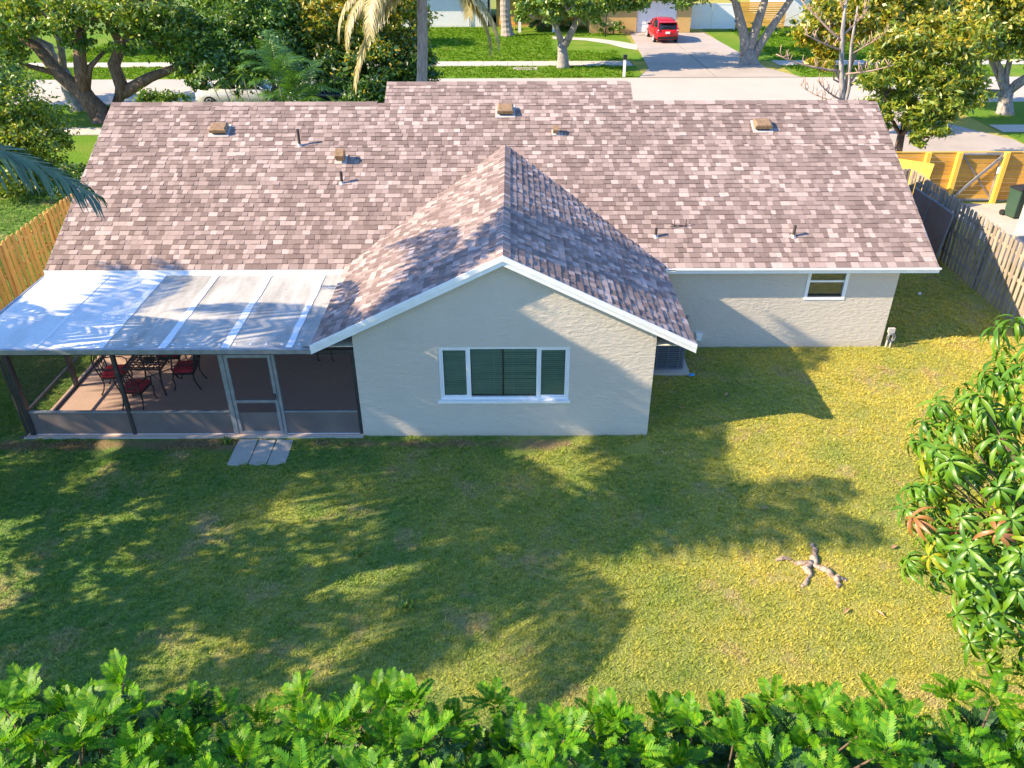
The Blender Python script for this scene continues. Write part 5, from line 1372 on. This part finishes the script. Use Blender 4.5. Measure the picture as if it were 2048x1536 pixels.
def rosette_mats(rng, c, n, lean):
    out = []
    a0 = rng.uniform(0, 6.28)
    for k in range(n):
        a = a0 + k * 2.39996; f = k / n
        e = 1.3 - 1.0 * f + rng.uniform(-.15, .15)
        m = Matrix.Translation(c) @ Matrix.Rotation(lean[0], 4, 'X') @ Matrix.Rotation(lean[1], 4, 'Y') @ Matrix.Rotation(a, 4, 'Z') @ Matrix.Rotation(-e, 4, 'Y') @ Matrix.Rotation(rng.uniform(-.35, .35), 4, 'X') @ Matrix.Translation((.02, 0, 0))
        out.append(m)
    return out
def baked(ms, protos):
    VV = []; FF = []; o = 0
    for m, (V, F) in zip(ms, protos):
        A = np.array(m); VV.append(V @ A[:3, :3].T + A[:3, 3]); FF.append(F + o); o += len(V)
    return np.concatenate(VV), np.concatenate(FF)
def feather_tree(label, cx, x0, x1, base, tops, seed, ztop):
    rng = np.random.default_rng(seed)
    t = thing('feathery_tree', label, 'tree', (base[0], base[1], 0), 0, 'feathery-leaved trees along the rear boundary')
    o = Vector((base[0], base[1], 0))
    ros = []
    tries = 0
    while len(ros) < tops and tries < 8000:
        tries += 1
        x = rng.uniform(x0, x1); y = rng.uniform(3.35, 5.25)
        z = ztop(x, y) - abs(rng.normal()) * .24
        if all((x - a) ** 2 + (y - b_) ** 2 > .31 ** 2 for a, b_, c in ros):
            ros.append((x, y, z))
    ros.sort(key=lambda r: -r[1] * .3 - r[2])
    bb = B(); f = Vector(((x0 + x1) / 2, 4.4, 1.5)) - o
    bb.tube([(0, 0, -.1), tuple(f * .5 + Vector((.05, 0, 0))), tuple(f)], [.09, .07, .05], 8)
    for k, (x, y, z) in enumerate(ros):
        c = Vector((x, y, z)) - o; mid = f.lerp(c, .55) + Vector((0, 0, -.12))
        bb.tube([tuple(f - Vector((0, 0, .1))), tuple(mid), tuple(c)], [.022, .014, .008], 5)
    obj('trunk', bb, M['bark_brown'], t, True)
    cnt = 0; restm = []; restp = []
    for x, y, z in ros:
        n = int(rng.integers(7, 11))
        for q, m in enumerate(rosette_mats(rng, Vector((x, y, z)) - o, n, (rng.normal() * .22 + .1, rng.normal() * .22))):
            j = int(rng.integers(0, 5))
            if cnt < 300:
                inst('leaf', pin_me[j], t, m); cnt += 1
            else:
                restm.append(m); restp.append(pin[j])
    if restm:
        V, F = baked(restm, restp); stuff(link(bpy.data.objects.new('leaf_mass', np_mesh('leaf_mass', V, F, M['feather'])), t))
    lm = []; lp_ = []
    for k in range(int(tops * 1.4)):            # lower layer of rosettes in a darker leaf colour
        x = rng.uniform(x0 - .1, x1 + .1); y = rng.uniform(3.3, 5.3); z = ztop(x, y) - rng.uniform(.28, .9)
        for m in rosette_mats(rng, Vector((x, y, z)) - o, 9, (rng.normal() * .3, rng.normal() * .3)):
            lm.append(m); lp_.append(pin[int(rng.integers(0, 5))])
    V, F = baked(lm, lp_); stuff(link(bpy.data.objects.new('old_leaf_mass', np_mesh('old_leaf_mass', V, F, M['feather_dark'])), t))
def zt(x, y):
    base = 2.50 + .66 * (5.1 - y)
    base += .30 * math.exp(-((x + 4.6) / .7) ** 2) + .22 * math.exp(-((x + 3.4) / .35) ** 2) - .30 * math.exp(-((x + 1.4) / .5) ** 2) * 0 + .17 * math.sin(x * 2.9 + 1.2 * math.sin(x * 1.3)) + .14 * math.sin(x * 6.7 + y * 3)
    base -= .10 * math.exp(-((x - 2.3) / .5) ** 2)
    return base
for k, (x0, x1, lab) in enumerate(((-5.3, -3.2, 'feathery-leaved tree on the rear boundary, the one nearest the tall palms'), (-3.2, -1.15, 'feathery-leaved tree on the rear boundary, beside the palm-side end tree'), (-1.15, .95, 'feathery-leaved tree in the middle of the rear boundary row'),
                                  (.95, 3.05, 'feathery-leaved tree on the rear boundary, beside the mango-side end tree'), (3.05, 5.4, 'feathery-leaved tree on the rear boundary, the one next to the large mango'))):
    feather_tree(lab, (x0 + x1) / 2, x0, x1, ((x0 + x1) / 2, 4.2), 38, 200 + k, zt)

# ------------------------------------------------------------------ the large mango at the right of the lawn
def mango_leaf(L, w, droop, fold, seed):
    V = []; F = []
    n = 5
    for k in range(n + 1):
        f = k / n; hw = w * .5 * (math.sin(math.pi * min(1, .06 + f * .94)) ** .8) * (1 - .25 * f) + .001
        x = L * f * math.cos(droop * f * .7); z = -L * f * math.sin(droop * f * .7)
        V += [(x, -hw, z + hw * fold), (x, 0, z), (x, hw, z + hw * fold)]
    for k in range(n):
        i = k * 3; F += [(i, i + 1, i + 4, i + 3), (i + 1, i + 2, i + 5, i + 4)]
    return np.array(V), np.array(F)
ml = [mango_leaf(L, w, d, .45, 0) for L, w, d in ((.24, .050, 1.1), (.21, .046, 1.5), (.26, .052, .8), (.19, .045, 1.8))]
mms = {m: [np_mesh('leaf', V, F, M[m], True) for V, F in ml] for m in ('mango', 'mango_new', 'mango_red')}
rng = np.random.default_rng(77)
mt = thing('mango_tree', 'large mango tree with long drooping leaves at the right of the lawn', 'tree', (7.0, 6.4, 0))
o = Vector((7.0, 6.4, 0)); MC = np.array([5.85, 6.25, 4.05]); MR = np.array([1.78, 1.6, 2.15])
whorls = []
for k in range(2200):
    d = unit_vecs(rng, 1)[0]; r = rng.uniform(.55, 1.0) ** .35 if k % 3 else rng.uniform(.4, .9)
    lump = 1 + .10 * math.sin(d[0] * 7 + d[2] * 5) + .08 * math.sin(d[1] * 9 + 2 * d[2])
    p = MC + d * MR * r * lump
    if p[2] < 0.9: continue
    if all(np.linalg.norm(p - w[0]) > .165 for w in whorls):
        whorls.append((p, d))
    if len(whorls) > 560: break
vis = lambda w: -(w[1] @ np.array([-.55, -.45, .7]))
whorls.sort(key=vis)
bb = B(); bb.tube([(0, 0, -.15), (.05, 0, .6), (-.05, -.05, 1.3), (-.2, -.1, 2.4)], [.17, .14, .13, .10], 9)
for p, d in whorls[::4]:
    c = Vector(p) - o; a = Vector((-.15, -.1, 2.0 + .8 * rng.random())); m_ = a.lerp(c, .6) + Vector((0, 0, -.15))
    bb.tube([tuple(a), tuple(m_), tuple(c)], [.022, .013, .006], 5)
obj('trunk', bb, M['bark_brown'], mt, True)
cnt = 0; rest = {k: ([], []) for k in mms}
for p, d in whorls:
    c = Vector(p) - o
    u = rng.random(); kind = 'mango_new' if u < .10 else ('mango_red' if u < .125 else 'mango')
    n = int(rng.integers(11, 16)); ax = Vector(d) * .75 + Vector((0, 0, .65)); q = ax.to_track_quat('Z', 'Y').to_matrix().to_4x4()
    a0 = rng.uniform(0, 6.28)
    for k in range(n):
        e = .45 - 1.15 * (k / n) + rng.uniform(-.15, .15); j = int(rng.integers(0, 4))
        m = Matrix.Translation(c + ax * (.05 - .08 * k / n)) @ q @ Matrix.Rotation(a0 + k * 2.4, 4, 'Z') @ Matrix.Rotation(-e, 4, 'Y') @ Matrix.Translation((.015, 0, 0))
        if cnt < 300:
            inst('leaf', mms[kind][j], mt, m); cnt += 1
        else:
            rest[kind][0].append(m); rest[kind][1].append(ml[j])
for kind, (ms, ps) in rest.items():
    if ms:
        V, F = baked(ms, ps); stuff(link(bpy.data.objects.new('leaf_mass', np_mesh('leaf_mass', V, F, M[kind], True)), mt))

# ------------------------------------------------------------------ grass
def grass(name, x0, x1, y0, y1, dens, hgt, wid, mat, seed, keep=None, blades=9, spread=.022):
    rng = np.random.default_rng(seed)
    m = int((x1 - x0) * (y1 - y0) * dens)
    tx = rng.uniform(x0, x1, m); ty = rng.uniform(y0, y1, m)
    if keep is not None:
        k = keep(tx, ty); tx, ty = tx[k], ty[k]; m = len(tx)
    big = rng.uniform(.6, 1.25, m)                                   # each tuft has its own size
    q = blades; n = m * q
    i = np.repeat(np.arange(m), q)
    b = rng.uniform(0, 2 * np.pi, n); r = np.abs(rng.normal(size=n)) * spread * big[i]
    x = tx[i] + np.cos(b) * r; y = ty[i] + np.sin(b) * r
    a = b + np.pi / 2 + rng.uniform(-.6, .6, n)
    h = rng.uniform(hgt[0], hgt[1], n) * big[i]; w = rng.uniform(wid[0], wid[1], n); lean = rng.uniform(.35, 1.7, n)
    base = np.stack([x, y, np.zeros(n)], 1)
    s = np.stack([np.cos(a), np.sin(a), np.zeros(n)], 1) * w[:, None] * .5
    tip = base + np.stack([np.cos(b) * lean * h, np.sin(b) * lean * h, h], 1)
    V = np.stack([base - s, base + s, tip], 1).reshape(-1, 3)
    return stuff(link(bpy.data.objects.new(name, np_mesh(name, V, np.arange(3 * n).reshape(-1, 3), M[mat]))))
def yard(x, y):
    k = ~((x > GL - .02) & (x < GR + .02) & (y > YG - .01)) & ~((x > PX0 - .12) & (x < GL) & (y > PY0 - .12)) & ~((y > YM - .01) & (x > WL) & (x < WR))
    k &= ~((x > -5.5) & (x < -4.42) & (y > 12.42) & (y < 13.2)) & ~((x > 2.9) & (x < 4.05) & (y > 15.7) & (y < 16.75))
    # bare patches by the wing wall, under the fence
    bare = np.sin(x * 2.3 + 1.3 * np.sin(y * 3.1)) + np.sin(y * 2.9 + x * .7) * .8
    k &= ~((y > 12.7) & (y < 13.33) & (x < GR) & (bare > .55)) & ~((x > 12.3) & (bare > -.2))
    return k
g1 = grass('grass', -12.9, 12.75, 5.8, 17.1, 230, (.022, .050), (.010, .018), 'blade', 1, yard)
tag(g1, 'patchy mown lawn grass behind the house', 'grass')
g2 = grass('grass', 8.9, 12.75, 17.1, 25.3, 120, (.03, .07), (.014, .026), 'blade', 2, yard)
tag(g2, 'shaded lawn grass between the house and the grey fence', 'grass')
g3 = grass('grass', -12.9, -9.86, 17.1, 27.0, 90, (.03, .07), (.014, .026), 'blade', 3, yard)
tag(g3, 'lawn grass between the porch and the yellow board fence', 'grass')
g4 = grass('grass', -30, 30, 50.4, 71.5, 22, (.07, .15), (.05, .10), 'farblade', 4, lambda x, y: ~((x > 7.4) & (x < 17.6)) & ~((y > 54.1) & (y < 55.9)) & ~((x > 3) & (x < 9.3) & (y > 60) & (y < 66.8)) & ~((y > 68) & (x > -2) & (x < 6.2)), 5, .06)
g5 = grass('grass', -22, -13.1, 13.5, 30.0, 45, (.05, .11), (.03, .05), 'blade', 5, None, 7, .04)
tag(g5, 'grass of the neighbouring yard behind the yellow board fence', 'grass')
tag(g4, 'bright green front lawn grass across the street', 'grass')
# greener tufts and weeds standing out of the lawn
rw = random.Random(4)
for x, y, s, lab in ((-1.65, 8.75, .17, 'dark green weed tuft on the shaded lawn'), (-5.75, 13.12, .16, 'weed tuft growing beside the screen door pavers'), (-2.6, 9.9, .12, 'small weed tuft in the thin straw coloured grass')):
    V = []; F = []
    for k in range(60):
        a = rw.uniform(0, 6.28); e = rw.uniform(.3, 1.3); L = s * rw.uniform(.6, 1.2)
        q = np.array([rw.gauss(0, s * .35), rw.gauss(0, s * .3), 0]); d = np.array([math.cos(a) * math.cos(e), math.sin(a) * math.cos(e), math.sin(e)]); w = np.array([-math.sin(a), math.cos(a), 0]) * .012
        i = len(V); V += [q - w, q + w, q + d * L * .6 + w, q + d * L * .6 - w]; F.append((i, i + 1, i + 2, i + 3))
    tw = link(bpy.data.objects.new('weed_tuft', np_mesh('weed_tuft', np.array(V), np.array(F), M['leaf_oak']))); tw.location = (x, y, 0); tag(tw, lab, 'weed')
